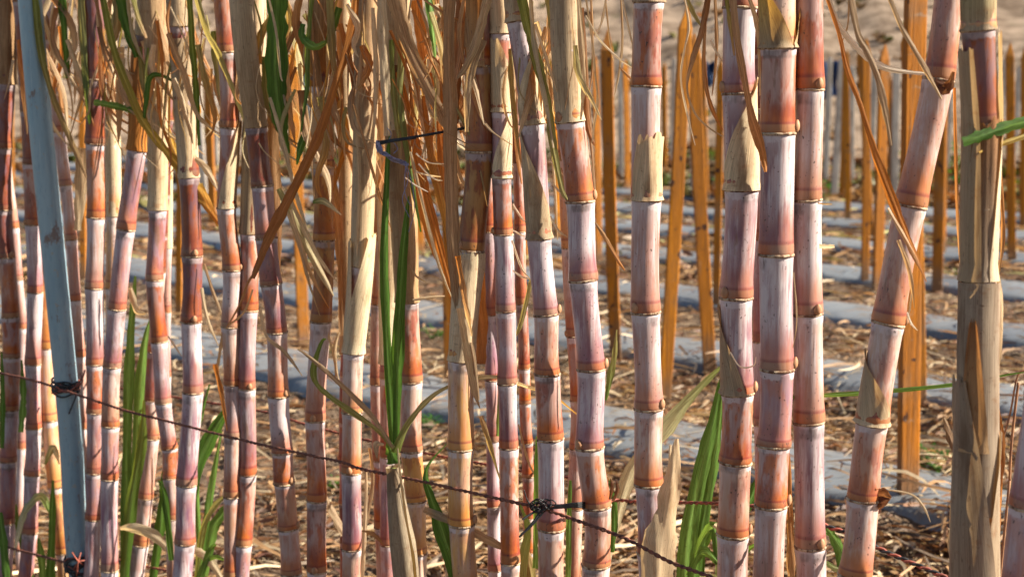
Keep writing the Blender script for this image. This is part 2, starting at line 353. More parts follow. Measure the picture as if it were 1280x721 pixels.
def sheath(sid, yb, yt, phi=-90, cov0=178, cov1=178, k0=1.12, k1=1.18, c='P', c1=None, skew=0, shift=0, lab=None, open_end=0):
    """dead leaf sheath wrapped on stalk sid from row yb (bottom) up to row yt; phi = direction its middle faces"""
    S = STALK[sid]; a, b = s_at(S, yb), s_at(S, yt); n = max(14, int(abs(a - b) * 9)); m = 30; V = []; U = []; A = []
    if cov1 > 170:
        for ix, ob in list(S.scars):
            if b + .0 < ix < a - .12:
                S.scars.remove((ix, ob)); bpy.data.objects.remove(ob)
    rng = random.Random(yb * 3.1 + len(sid)); ph = rng.uniform(0, 9); L = 0; prev = None
    for i in range(n):
        t = i / (n - 1); q = a + (b - a) * t; c_ = catmull(S.P, q); T = catmull(S.P, max(q - .05, 0)) - catmull(S.P, min(q + .05, len(S.P) - 1)); s, f = frame(T)
        ii = min(int(q), len(S.dia) - 2); dm = S.dia[ii] * .5
        if prev: L += (c_ - prev).length
        prev = c_
        cv = R(cov0 + (cov1 - cov0) * t ** 1.3); pc = R(phi + skew * t)
        kk = (k0 + (k1 - k0) * t) * (1.0 + .10 * math.exp(-(t / .04) ** 2) - .03 * math.exp(-((t - .08) / .04) ** 2))
        for j in range(m):
            u = j / (m - 1); ang = pc + (u * 2 - 1) * cv
            lift = 0.0
            if abs(u - .5) > .36 and cov1 < 170: lift = (abs(u - .5) - .36) * 1.1 * t
            lob = .022 * math.sin(ang * 5 + ph + t * 3) + .014 * math.sin(ang * 13 + ph * 2 + t * 2) + .03 * mn.noise(Vector((math.cos(ang) * 2, math.sin(ang) * 2, L * 22 + ph)))
            rr = dm * (kk + lift + lob)
            jag = 0
            if i >= n - 2 and open_end: jag = open_end * (mn.noise(Vector((u * 9, ph, 0))) ) * (1 if i == n - 1 else .4)
            V.append(c_ + s * (rr * math.cos(ang)) + f * (rr * math.sin(ang)) + Vector((shift * t, 0, jag))); U.append((u + ph, L * 3))
            k = t; ca, cb = COL[c], COL[c1 or c]; sh = 1 + .1 * math.sin(ang * 3 + ph)
            A.append((*[(ca[z] * (1 - k) + cb[z] * k) * sh for z in range(3)], 1))
    o = meshobj('leaf_sheath', V, grid_faces(n, m, False), M['sheath'], S.root, None, U, ('tint', A))
    if lab: o['label'] = lab
    return o
def ns(s): return [tuple(float(q) for q in a.split(':')) for a in s.split()]
# id, depth offset, width px top/bottom, nodes "row:column", tones, label, buds
CANES = [
 ('s1', .02, 20, 19, '-20:11 105:8 185:4 262:4 322:8 396:13 446:14 512:12 576:10 653:8 735:4', 'ddddrrrpmp', 'reddish brown sugarcane stalk at the far left edge, left of the grey pipe', '....r'),
 ('s2', .30, 11, 10, '120:2 205:8 285:18 350:23 410:28 480:27 560:27 650:24', 'wwwwwww', 'thin whitish sugarcane stalk slanting behind the stalk at the far left edge', ''),
 ('s3', .05, 17, 19, '60:30 140:35 205:38 281:41 365:44 455:41 535:42 593:40 665:37 740:30', 'ddrvvpvvp', 'purple sugarcane stalk just left of the grey pipe', '...l'),
 ('s4', .14, 17, 20, '250:54 340:56 435:58 525:62 608:70 690:80 760:85', 'dacyac', 'yellowish bent sugarcane stalk showing between purple stalk and lower end of grey pipe', '....R'),
 ('s5', .12, 15, 12, '-40:58 50:64 98:68 165:74 232:82 300:89 375:94 445:100 535:104 620:106 700:106', 'wwwwwwwwkk', 'thin pale whitish sugarcane stalk directly right of the grey pipe', '...r'),
 ('s6', .0, 23, 19, '-10:116 100:120 180:119 272:120 360:118 455:119 515:119 590:118 648:117 740:113', 'ddrwvrpmv', 'sugarcane stalk with red blotches, first thick one right of the grey pipe', ''),
 ('s7', .0, 22, 20, '-40:190 45:181 90:177 188:171 287:157 386:146 458:140 532:138 598:137 712:137 790:136', 'dddpppkpvw', 'sugarcane stalk curving left as it goes down, second thick one right of the grey pipe', '..R'),
 ('s8', .04, 22, 17, '-10:192 120:196 262:197 350:193 427:199 503:204 560:212 597:213 647:215 740:217', 'ddmdpprkk', 'tan sheathed sugarcane stalk leaning right at its lower end, next to the curving stalk', ''),
 ('s9', .12, 13, 20, '340:200 440:192 500:189 548:190 622:182 680:176 760:166', 'kdkwkw', 'short pinkish sugarcane stalk slanting down left between two thicker stalks', '..rR'),
 ('s10', .22, 13, 11, '-40:208 60:205 135:207 225:209 310:209 390:208 470:208', 'cccwww', 'thin cream sugarcane stalk mostly hidden behind the tan sheathed stalk in the left part', ''),
 ('s11', .0, 24, 24, '-60:220 33:223 125:230 222:236 320:240 402:239 490:241 605:233 678:231 760:224', 'dddddvvvv', 'dark red sugarcane stalk below a long tan sheath, left part of the photo', '....ff'),
 ('s12', .0, 23, 20, '-30:277 66:284 160:287 260:283 338:290 408:288 480:291 545:291 620:290 720:290', 'rrrrwkwkk', 'bright orange red and white sugarcane stalk, left part of the photo', '..l.R'),
 ('s13', -.02, 25, 25, '-40:300 50:306 159:320 233:328 298:333 355:339 415:346 495:348 565:353 603:355 660:360 716:364 790:370', 'dddmmpkwrkkw', 'sugarcane stalk drifting right as it goes down, first to the left of the amber stalk', '.......r.rR'),
 ('s14', .04, 22, 21, '-20:318 100:318 205:315 292:312 388:311 485:308 592:309 680:304 760:300', 'dddrpprp', 'pinkish sugarcane stalk right beside the stalk drifting right, a tan sheath over its upper half', '.....f'),
 ('s15', .02, 26, 23, '-30:403 108:402 210:403 300:405 402:401 525:394 625:396 713:396 790:396', 'dcoowrrk', 'amber sugarcane stalk turning white and pink below, behind the crossing brown leaf', '..R..F.F'),
 ('s16', .0, 25, 24, '-40:462 60:458 180:456 332:451 440:442 515:440 590:439 685:440 760:440', 'cccrckvk', 'cream sheathed sugarcane stalk with an orange red window, left of the tied sheath', '......F'),
 ('s17', .10, 20, 17, '-60:464 75:470 200:483 300:488 385:486 472:484 570:484 680:484', 'ccccprp', 'sugarcane stalk inside the broad ribbed sheath tied with violet string', ''),
 ('s18', .02, 25, 27, '-40:493 80:496 200:501 300:506 377:509 477:514 563:514 625:519 690:520 770:520', 'ddddrkacc', 'reddish brown sugarcane stalk behind the tall green leaves of the young shoot', ''),
 ('s19', .16, 16, 18, '-30:480 90:476 200:475 300:474 380:473 480:472 575:475 658:477 760:480', 'ccckkkrk', 'slender pink sugarcane stalk seen behind the tied cream sheath stalk', ''),
 ('s21', -.04, 32, 31, '-30:602 83:598 190:599 313:588 450:577 560:576 654:577 740:583', 'rooacyy', 'thick amber and cream sugarcane stalk under the end of the black cord', '...l..R'),
 ('s24', .10, 15, 16, '-20:604 100:606 200:609 290:611 394:613 475:614 550:616 632:617 712:618 790:618', 'rrrpvpvvv', 'slim purple sugarcane stalk close behind the thicker purple one at the photo centre', ''),
 ('s23', .0, 23, 23, '-60:622 42:626 140:627 222:627 293:629 389:632 479:634 559:636 703:638 790:638', 'crprvpvrk', 'purple sugarcane stalk with cream sheath at its top, at the photo centre', '....L'),
 ('s26', .14, 14, 14, '-20:642 60:645 203:648 290:650 380:652 460:655', 'drrrr', 'slim red sugarcane stalk seen in the gap between two thick stalks at the photo centre', ''),
 ('s25', -.01, 26, 33, '-60:642 27:648 155:665 298:674 393:683 467:684 548:688 660:689 790:690', 'cvvvkrvk', 'sugarcane stalk under the black wire knot', '....R'),
 ('s28', .16, 18, 20, '-20:700 100:704 200:708 310:712 420:718 500:723 560:722 635:719 730:716', 'dcckrkkk', 'pinkish sugarcane stalk tucked behind the bowed one right of the wire knot', '....L'),
 ('s27', .0, 33, 34, '-60:705 60:708 152:713 252:725 350:729 461:739 559:737 632:746 705:745 780:743', 'ccrvvvrkk', 'bowed sugarcane stalk with a long cream sheath on top, right of the wire knot', '..lR.Rl'),
 ('s29', -.02, 34, 34, '-90:812 3:811 108:808 250:808 390:807 510:811 605:811 690:814 780:816', 'crwwwkpk', 'straight whitish sugarcane stalk standing alone with a torn patch of sheath in its middle', '....lr'),
 ('s30', .0, 38, 38, '-80:925 10:925 117:924 237:927 372:920 491:922 577:919 667:916 760:913', 'vvvvvrkw', 'thick purple sugarcane stalk, leftmost of three thick ones, a brown leaf lying against it', '..L.lR.R'),
 ('s31', .14, 15, 15, '200:948 300:949 427:949 531:950 627:951 720:952', 'ppvpp', 'thin purple sugarcane stalk glimpsed between two thick stalks right of centre', ''),
 ('s32', -.03, 41, 38, '-60:974 60:973 167:972 318:970 461:971 556:967 631:964 740:960', 'crvvmrw', 'thick purple sugarcane stalk with an open sheath at its top, middle of three thick ones', '..R.R.R'),
 ('s33', .02, 34, 37, '-60:1011 112:1011 250:1008 392:1009 527:1011 682:1013 790:1014', 'rwwwvw', 'thick pale sugarcane stalk, rightmost of the three thick stalks right of centre', '.f.f.f'),
 ('s34', -.02, 34, 41, '-60:1192 100:1173 258:1138 404:1110 528:1090 623:1079 718:1069 800:1058', 'kkkkkkk', 'strongly leaning pale pink sugarcane stalk with a dried sprout', 'R..R'),
 ('s35', -.13, 38, 38, '-60:1222 38:1223 155:1228 260:1226 350:1224 450:1222 550:1222 650:1220 760:1220', 'cdrcccccc', 'sugarcane stalk almost fully wrapped in grey brown dead sheaths near the right edge', ''),
 ('s36', -.21, 40, 40, '400:1320 500:1303 633:1283 740:1272 820:1266', 'vvpv', 'pinkish purple sugarcane stalk cut off by the lower right corner of the photo', '.L'),
 ('s37', .20, 17, 17, '-20:133 90:137 180:141 270:142 360:141 450:140', 'ccccc', 'cream sugarcane stalk hidden behind the red blotched one and the curving one', ''),
 ('s38', .10, 17, 17, '-20:430 90:431 200:433 300:434 390:434 470:434', 'ddccd', 'tan sugarcane stalk hidden behind the left side of the cream sheathed stalk', ''),
]
for c in CANES:
    make_stalk(c[0], c[1], c[2], c[3], ns(c[4]), c[5], c[6], c[7])
    if c[0] not in ('s2', 's9', 's4', 's31', 's36'): sheath(c[0], -25, -210, c='T', c1='S', k0=1.14, k1=1.3)
# sheaths: stalk, bottom row, top row, facing, half cover bottom/top ...
SH = [
 ('s1', 105, -40, -90, 178, 178, 1.1, 1.22, 'T', 'B'), ('s7', 45, -60, -70, 178, 160, 1.1, 1.25, 'P', 'T'), ('s7', 188, 60, -160, 175, 60, 1.1, 1.2, 'O', 'B'),
 ('s8', 262, -30, -75, 178, 110, 1.10, 1.25, 'P', 'T'), ('s11', 222, 48, -90, 178, 178, 1.03, 1.08, 'P', 'A'), ('s11', 33, -60, -90, 178, 178, 1.1, 1.2, 'A', 'P'),
 ('s13', 159, -40, -90, 178, 178, 1.06, 1.22, 'T', 'P'), ('s14', 292, -20, -90, 178, 178, 1.06, 1.25, 'A', 'P'), ('s15', 108, -30, -90, 178, 150, 1.08, 1.2, 'O', 'T'), ('s15', 210, 112, -20, 150, 80, 1.06, 1.12, 'P', 'C'),
 ('s12', 260, 150, -10, 120, 15, 1.06, 1.16, 'C', 'P'), ('s10', 310, 0, -90, 178, 178, 1.05, 1.15, 'C', 'P'), ('s37', 270, -20, -90, 178, 178, 1.05, 1.15, 'C', 'C'),
 ('s38', 440, -20, -90, 178, 178, 1.04, 1.15, 'T', 'P'), ('s16', 332, -40, -90, 178, 178, 1.10, 1.2, 'P', 'T'), ('s16', 440, 290, 5, 165, 62, 1.14, 1.34, 'C', 'C'), ('s16', 438, 300, 180, 75, 50, 1.12, 1.3, 'P', 'P'),
 ('s17', 455, 190, -90, 178, 178, 1.15, 1.85, 'E', 'P'), ('s17', 190, -60, -90, 178, 178, 1.5, 2.1, 'P', 'P'), ('s18', 377, 160, -90, 178, 178, 1.12, 1.45, 'T', 'T'), ('s18', 160, -40, -90, 178, 178, 1.3, 1.4, 'C', 'T'),
 ('s21', 450, 315, -80, 178, 60, 1.06, 1.12, 'P', 'C'), ('s21', 83, -30, -165, 100, 80, 1.05, 1.12, 'T', 'O'), ('s23', 42, -60, -90, 178, 178, 1.12, 1.3, 'P', 'C'), ('s23', 140, 48, -160, 178, 55, 1.10, 1.16, 'P', 'C'),
 ('s23', 222, 145, -10, 150, 40, 1.06, 1.12, 'C', 'C'), ('s25', 27, -70, -90, 178, 178, 1.12, 1.2, 'P', 'A'), ('s25', 155, 60, -5, 178, 20, 1.10, 1.20, 'P', 'E'), ('s25', 298, 165, -178, 178, 25, 1.12, 1.12, 'A', 'P'),
 ('s27', 152, -60, -90, 178, 178, 1.06, 1.12, 'P', 'A'), ('s29', 3, -90, -90, 178, 178, 1.08, 1.15, 'A', 'P'), ('s29', 250, 172, -62, 100, 60, 1.12, 1.09, 'P', 'P'),
 ('s30', 237, 100, -8, 178, 18, 1.12, 1.14, 'P', 'C'), ('s30', 491, 380, -200, 130, 16, 1.11, 1.05, 'A', 'A'), ('s32', 60, -14, 130, 178, 92, 1.10, 1.16, 'A', 'Y'), ('s32', 318, 420, -30, 10, 10, 1.03, 1.04, 'P', 'P'),
 ('s34', 528, 440, -195, 178, 14, 1.12, 1.08, 'P', 'A'), ('s28', 200, -20, -90, 178, 178, 1.04, 1.2, 'T', 'B'),
 ('s35', 38, -60, -90, 178, 178, 1.05, 1.12, 'A', 'S'), ('s35', 350, 60, -184, 82, 62, 1.24, 1.26, 'A', 'A'), ('s35', 350, 150, -70, 110, 60, 1.10, 1.14, 'q', 'B'), ('s35', 350, 45, -5, 70, 14, 1.14, 1.24, 'C', 'C'), ('s35', 640, 352, -90, 178, 176, 1.34, 1.28, 'q', 'q'),
 ('s35', 800, 470, -165, 120, 30, 1.75, 1.42, 'q', 'q'), ('s35', 800, 540, -20, 90, 12, 1.62, 1.40, 'A', 'q'), ('s35', 560, 400, -120, 40, 8, 1.40, 1.36, 'T', 'B'),
]
for a in SH:
    sid, yb, yt, phi, c0, c1_, k0, k1, ca, cb = a
    if yt > yb: continue
    sheath(sid, yb, yt, phi, c0, c1_, k0, k1, ca, cb, open_end=.010 if c1_ < 170 else 0)

# dead and green blades hanging among the stalks: stalk, "column,row ...", widths px, colours, depth from the row start/end, roll
LV = [
 ('s3', '42,-20 50,60 62,110 75,145 92,185 108,222', '9 8 7 7 6 2', 'gT', -.10, -.12, 20), ('s5', '76,-20 80,40 83,75 84,98', '9 8 7 4', 'GG', -.04, -.05, 20), ('s5', '100,-20 104,60 107,110 112,155', '8 8 8 3', 'SG', -.04, -.05, 30),
 ('s6', '125,-20 142,60 160,110 178,150 202,182 230,215 258,252 273,283', '7 8 9 9 10 12 11 3', 'gY', -.05, -.07, 25), ('s6', '116,-20 128,50 140,80 150,110', '5 4 4 1', 'BT', -.05, -.06, 50), ('s6', '147,-20 158,30 171,72', '12 13 6', 'GG', -.04, -.05, 15),
 ('s7', '163,-20 172,20 183,48', '6 5 3', 'gT', -.05, -.05, 30), ('s6', '117,128 135,131 160,137 180,147', '7 8 8 3', 'LG', -.05, -.06, 10), ('s7', '180,148 183,122 187,98 200,94 218,103', '3 6 6 5 2', 'GG', -.06, -.07, 20),
 ('s11', '241,-20 255,35 270,65 285,100 298,135 309,162', '7 9 9 9 9 2', 'SS', -.05, -.07, 30), ('s11', '236,-20 240,50 245,110 249,182', '6 6 6 3', 'gG', -.05, -.05, 35), ('s1', '22,50 28,110 34,168', '5 6 1', 'OT', -.03, -.04, 30),
 ('s1', '16,75 12,100 5,125', '4 4 1', 'CT', -.04, -.05, 30), ('s5', '52,20 70,70 85,90 99,118', '6 5 4 1', 'CC', -.05, -.06, 20), ('s5', '84,50 97,85 111,122', '4 4 1', 'CC', -.05, -.06, 30), ('s5', '88,95 104,122 118,158', '3 4 1', 'CO', -.05, -.05, 30),
 ('s5', '103,185 101,235 97,288', '18 15 8', 'TC', .10, .10, 15), ('s11', '244,198 258,212 271,236', '6 9 2', 'CC', .02, .01, 10), ('s8', '205,150 218,190 236,240', '8 8 3', 'YY', .08, .08, 30), ('s12', '246,232 258,255 275,282', '14 12 3', 'YO', .04, .03, 20),
 ('s14', '346,-20 345,60 346,120 352,160 361,192', '27 26 24 16 3', 'GG', -.06, -.05, 15), ('s14', '343,130 341,200 344,280 345,355', '15 17 15 10', 'TB', .01, .02, 15), ('s13', '334,-10 345,40 350,90 353,102', '3 3 3 1', 'CC', -.10, -.11, 0),
 ('s13', '337,122 350,165 372,250 387,295', '4 5 5 1', 'CC', -.07, -.08, 20), ('s16', '446,-10 437,50 418,110 400,165 385,200 360,250 335,300 316,348', '8 10 10 11 12 12 12 5', 'OB', -.10, -.14, 15),
 ('s15', '348,236 370,280 395,330 417,370', '7 10 9 2', 'SC', -.05, -.06, 20), ('s15', '358,240 396,318 421,352', '5 6 1', 'CC', -.07, -.07, 20), ('s15', '363,262 385,335 411,385', '4 6 1', 'EO', -.07, -.08, 30), ('s15', '352,250 372,300 385,350 400,395', '3 5 4 1', 'CT', -.09, -.09, 30),
 ('s15', '391,-20 384,60 383,110 376,165', '6 6 6 2', 'gG', -.06, -.06, 40), ('s16', '412,-20 416,70 425,125', '9 8 3', 'SB', -.05, -.06, 25), ('s15', '379,30 377,44 384,54 396,59 411,50', '6 8 10 9 2', 'GL', -.05, -.07, 10), ('s15', '410,55 416,35 424,10', '8 9 8', 'gG', -.04, -.05, 20),
 ('s14', '384,162 375,185 371,206', '8 9 2', 'GG', -.05, -.05, 15), ('s15', '391,253 405,252 427,269', '4 8 1', 'GE', -.06, -.07, 10), ('s15', '400,140 425,150 440,200 446,235', '3 8 8 3', 'OT', .06, .07, 30), ('s16', '425,30 440,90 448,150', '5 6 2', 'OB', -.02, -.02, 40),
 ('s16', '442,130 470,230 490,290', '3 4 1', 'TB', -.07, -.08, 30), ('s16', '405,140 412,230 425,290 428,420', '14 16 14 8', 'TT', .07, .07, 15),
 ('s18', '488,-30 508,50 532,105 552,145 566,180', '18 19 15 12 3', 'TA', -.05, -.07, 15), ('s18', '498,90 515,160 530,230 545,290 560,350 573,405', '7 9 10 9 8 2', 'OO', .02, .0, 25), ('s18', '506,175 523,245 543,305 563,368', '10 14 12 3', 'OO', .03, .02, 15),
 ('s18', '512,60 528,150 548,230 564,335', '5 6 6 1', 'CO', -.01, -.02, 30), ('s18', '520,0 532,80 552,160 575,230', '12 14 12 4', 'OT', .04, .05, 25), ('s18', '505,20 500,120 510,200 526,290', '7 7 6 2', 'SG', -.03, -.03, 30), ('s18', '489,50 492,120 500,185', '5 6 3', 'gS', -.04, -.04, 30),
 ('s18', '530,120 540,200 556,270 568,350 575,380', '5 9 9 7 2', 'OY', .0, -.01, 30), ('s18', '513,190 530,262 548,330 565,372', '3 4 4 1', 'CE', -.03, -.03, 20), ('s18', '540,90 552,190 560,300 566,380', '8 10 9 5', 'OB', .05, .05, 30),
 ('s21', '562,-30 561,60 563,130 563,200 567,300 575,385 590,440 598,500', '14 15 16 17 17 14 8 3', 'TA', -.07, -.08, 12), ('s21', '577,-30 573,60 570,110 571,155', '13 12 10 4', 'BB', -.03, -.04, 20), ('s21', '585,-30 580,20 576,60', '10 10 6', 'OB', -.02, -.03, 30),
 ('s21', '612,-10 597,50 582,85 572,98', '10 11 8 3', 'PA', -.09, -.09, 20), ('s21', '604,50 586,100 583,165', '10 10 5', 'AP', -.08, -.07, 10), ('s21', '533,-20 540,30 544,72', '8 8 3', 'GL', -.03, -.04, 30), ('s21', '530,0 560,20 585,30 600,42', '3 3 3 1', 'TO', -.04, -.05, 10),
 ('s21', '575,385 584,440 592,485 600,510', '7 9 7 1', 'CA', -.09, -.09, 20), ('s21', '572,320 582,380 590,420', '6 7 2', 'OC', -.08, -.08, 20), ('s21', '597,320 602,400 601,455', '14 15 12', 'OB', .05, .05, 10),
 ('s18', '520,192 535,203 556,205', '1.8 1.8 1', 'WW', -.06, -.07, 0), ('s18', '523,205 540,222 553,226', '1.8 2 1', 'WW', -.06, -.07, 0), ('s18', '506,222 520,232 535,240', '1.8 2 1', 'WW', -.06, -.07, 0), ('s18', '520,215 535,219 551,221', '1.8 2 1', 'WC', -.05, -.07, 0),
 ('s18', '555,165 580,178 603,190', '1.5 1.5 1', 'TB', -.09, -.10, 0), ('s18', '516,375 535,372 556,370', '3 4 2', 'CC', .0, .0, 0), ('s18', '512,330 520,345 532,352', '2 3 1', 'TC', .0, .0, 0),
 ('s25', '649,-20 660,35 672,80 685,130 691,180 702,235 709,250', '13 12 11 10 8 7 2', 'gS', -.05, -.07, 20), ('s25', '662,-20 669,60 681,120 692,185', '5 6 6 2', 'CC', -.06, -.07, 20), ('s25', '682,-20 689,30 693,58', '6 6 2', 'SS', -.04, -.04, 20),
 ('s25', '669,30 685,80 696,115', '3 4 1', 'CC', -.05, -.06, 10), ('s25', '680,50 686,140 694,240 697,300', '3 4 3 1', 'EC', .0, .0, 20), ('s26', '690,20 690,80 690,140', '9 10 8', 'OB', .10, .10, 10),
 ('s26', '641,60 646,180 652,230', '4 5 1', 'CO', .02, .02, 30), ('s26', '641,255 650,270 657,278', '2 3 1', 'WC', .0, .0, 0), ('s26', '640,300 652,335 662,348', '2 3 1', 'WC', .0, .0, 0), ('s26', '641,288 648,292 656,296', '2 2 1', 'WC', .0, .0, 0), ('s26', '641,338 652,346 663,349', '2 3 1', 'WC', .0, .0, 0),
 ('s25', '688,202 697,210 706,222', '2 2 1', 'WC', -.03, -.03, 0), ('s25', '689,228 700,240 708,246', '2 3 1', 'WC', -.03, -.03, 0), ('s25', '688,270 698,288 709,296', '2 3 1', 'WC', -.03, -.03, 0),
 ('s27', '731,-10 740,50 744,95 747,125 743,155 740,178', '2 3 3 3 3 1', 'CC', -.03, -.04, 0), ('s27', '732,20 750,50 772,72 792,86', '2 2.5 2.5 1', 'CW', -.03, -.04, 0), ('s27', '776,-10 784,28 792,62', '2 3 1.5', 'WC', -.02, -.03, 0), ('s27', '759,-10 752,28 743,46', '2 3 1', 'CW', -.02, -.02, 0),
 ('s27', '776,-10 778,50 774,90 768,120', '2 3 3 1', 'TC', -.02, -.02, 0), ('s27', '774,84 783,93 793,103', '2 3 1', 'TO', -.02, -.02, 0), ('s27', '732,112 735,160 743,182', '6 6 2', 'BB', .0, .0, 20), ('s27', '744,278 760,303 774,328 781,338', '3 5 4 1', 'TO', -.02, -.04, 10),
 ('s27', '739,0 741,80 736,120', '3 3 1', 'TB', .03, .03, 0), ('s27', '757,0 762,50 767,76', '2 2 1', 'TC', .03, .03, 0), ('s27', '728,10 737,150 744,240', '4 5 2', 'BA', .03, .03, 0),
 ('s30', '854,-10 861,32 856,60 851,95 856,130 869,182', '2 3 2.5 2.5 2.5 1', 'CW', -.02, -.03, 0), ('s30', '887,-10 878,38 866,75 859,110 868,140 884,158 904,171', '7 8 6 3 2.5 2.5 1.5', 'BC', -.03, -.04, 15), ('s30', '856,-10 866,15 877,34', '4 5 2', 'SS', -.03, -.03, 20),
 ('s30', '882,20 880,85 888,130 903,163', '3 5 5 2', 'TO', -.01, -.02, 10), ('s30', '888,50 896,66 904,78', '3 3 1.5', 'WC', -.02, -.02, 0), ('s30', '893,-20 896,60 890,120', '3 4 1', 'TB', .05, .05, 20),
 ('s30', '914,-20 922,50 931,100 941,150 953,190 957,215', '10 9 9 10 11 3', 'AO', -.06, -.08, 15), ('s30', '907,-10 912,25 918,70', '4 5 2', 'gT', -.06, -.06, 20), ('s30', '932,-15 948,40 950,120', '5 6 2', 'PC', -.05, -.05, 20), ('s30', '913,440 925,458 942,457 945,446', '1.8 2 2 1', 'WW', -.06, -.06, 0),
 ('s33', '1031,-15 1045,25 1062,50 1088,75 1115,87 1160,93', '6 7 7 8 7 3', 'WW', -.04, -.06, 10), ('s33', '1029,-15 1048,40 1060,90 1075,130 1092,185 1112,240 1135,300 1155,345', '3 5 6 6 8 12 10 2', 'OO', -.05, -.09, 10), ('s33', '1110,260 1135,305 1158,352', '3 5 1', 'CO', -.09, -.10, 30),
 ('s34', '1062,-15 1072,40 1084,65 1098,100 1108,145 1114,182', '8 8 8 8 8 3', 'AA', -.07, -.08, 10), ('s34', '1108,-15 1125,30 1143,62 1160,92 1177,124', '5 6 6 6 2', 'AP', -.06, -.08, 10), ('s34', '1061,-10 1060,30 1052,55', '2 2 1', 'TT', -.05, -.05, 0),
 ('s34', '1123,300 1136,335 1143,385', '4 6 1', 'PT', -.07, -.08, 20), ('s34', '1141,355 1137,388 1134,398', '1.5 2 1', 'CC', -.07, -.07, 0), ('s34', '1134,390 1139,404 1147,413', '2 3 1', 'WC', -.07, -.08, 0),
 ('s33', '1024,308 1034,308 1043,308', '6 5 4', 'WW', -.01, -.02, 0), ('s33', '1022,254 1032,255 1040,255', '2 2 1', 'TC', -.01, -.02, 0), ('s33', '992,340 996,400 991,435', '2 2 1', 'CT', -.08, -.08, 0), ('s33', '985,560 987,640 989,720', '5 9 10', 'OT', .04, .04, 10),
 ('s35', '1300,148 1265,157 1235,167 1204,178', '14 15 14 12', 'GG', -.12, -.14, 100), ('s35', '1300,165 1265,176 1235,187 1224,191', '7 7 5 3', 'SY', -.11, -.13, 90), ('s35', '1180,522 1188,545 1196,575', '4 9 4', 'AD', -.07, -.06, 20), ('s35', '1248,540 1247,620 1240,730', '7 14 14', 'OO', .03, .03, 20),
 ('s35', '1247,510 1252,560 1246,620', '4 10 8', 'OB', .03, .03, 10), ('s35', '1249,370 1243,440 1247,500 1240,540', '4 6 5 2', 'AB', -.02, -.02, 30), ('s35', '1193,110 1196,250 1202,350', '3 4 3', 'OT', .03, .03, 20), ('s35', '1250,200 1254,290 1249,340', '3 5 2', 'OT', .01, .01, 20),
 ('s25', '640,478 660,484 690,494 724,520', '4 5 5 1', 'EY', .08, .10, 20), ('s25', '648,530 660,575 672,600', '2 3 1', 'TC', .10, .1, 0), ('s27', '771,412 768,445 762,475 757,500', '2 7 8 3', 'SG', .06, .06, 10), ('s25', '672,545 670,610 669,710', '4 6 6', 'GL', .10, .10, 30), ('s28', '713,600 711,660 710,730', '3 6 6', 'GL', .12, .12, 30),
 ('s24', '628,440 624,500 622,545', '2 4 4', 'GL', .10, .10, 20), ('s25', '664,350 652,400 645,420', '5 6 2', 'SS', .09, .09, 20), ('s23', '601,520 612,555 625,600', '6 6 1', 'TS', .02, .02, 20),
 ('s14', '407,620 418,643 430,668', '3 9 8', 'AA', .05, .05, 30), ('s16', '458,590 457,640 452,725', '3 5 5', 'CC', -.01, -.02, 20), ('s16', '452,663 466,668 481,682', '2 7 1', 'TB', -.03, -.04, 20), ('s16', '462,560 466,600 459,650', '3 5 3', 'TA', .03, .03, 20),
 ('s18', '530,636 575,657 628,684', '9 10 9', 'AA', -.04, -.05, 20), ('s12', '252,360 259,398 273,432', '4 4 1', 'CC', .0, .0, 20), ('s12', '268,455 276,490 284,538', '6 6 2', 'OB', -.04, -.04, 20), ('s13', '325,385 333,420 356,440 378,470', '4 4 5 1', 'CA', -.07, -.09, 10),
 ('s12', '255,330 268,370 280,400', '3 4 1', 'TC', .04, .04, 20), ('s12', '281,400 275,440 270,470', '3 4 3', 'TC', -.03, -.03, 20), ('s11', '283,410 300,380 312,350 330,330', '2 3 3 2', 'TB', -.05, -.06, 0), ('s11', '285,407 305,390 316,362', '2 3 2', 'TC', -.05, -.06, 0),
 ('s15', '424,415 418,440 424,480', '3 5 1', 'CC', .05, .05, 10), ('s7', '163,360 170,388 182,392', '6 8 3', 'CC', .04, .04, 20), ('s8', '210,420 218,432 227,445', '2 3 1', 'WC', -.03, -.03, 0), ('s13', '405,400 418,450 420,480', '3 3 1', 'CT', .03, .03, 0),
]
def px_leaf(parent, path, W, cc, d0, d1, roll, name=None, ybase=None, **kw):
    pts = [tuple(float(q) for q in a.split(',')) for a in path.split()]; n = len(pts); W = [float(q) for q in W.split()]
    P = []; ym = ybase if ybase else None
    for i, (x, y) in enumerate(pts):
        Yd = (ym if ym else yrow(sum(p[0] for p in pts) / n)) + d0 + (d1 - d0) * i / (n - 1); P.append(at(x, y, Yd))
    Wm = [q * P[min(i, n - 1)].y / F for i, q in enumerate(W)]
    Wm = [q / max(math.cos(R(roll if roll < 80 else roll - 90)), .5) for q in Wm]
    if name is None: name = 'green_leaf' if cc[0] in 'GgL' else 'dry_leaf'
    r = random.uniform(-1, 1) * min(roll, 40) if roll < 80 else 0
    if max(Wm) * F / P[0].y > 14 and roll < 30: r *= .3
    return ribbon(name, P, Wm, COL[cc[0]], COL[cc[1]], parent, roll=r, twist=random.uniform(-25, 25) if max(W) < 12 else random.uniform(-8, 8), fold=random.uniform(.15, .4), **kw)
for sid, path, W, cc, d0, d1, roll in LV:
    px_leaf(STALK[sid].root, path, W, cc, d0, d1, roll)
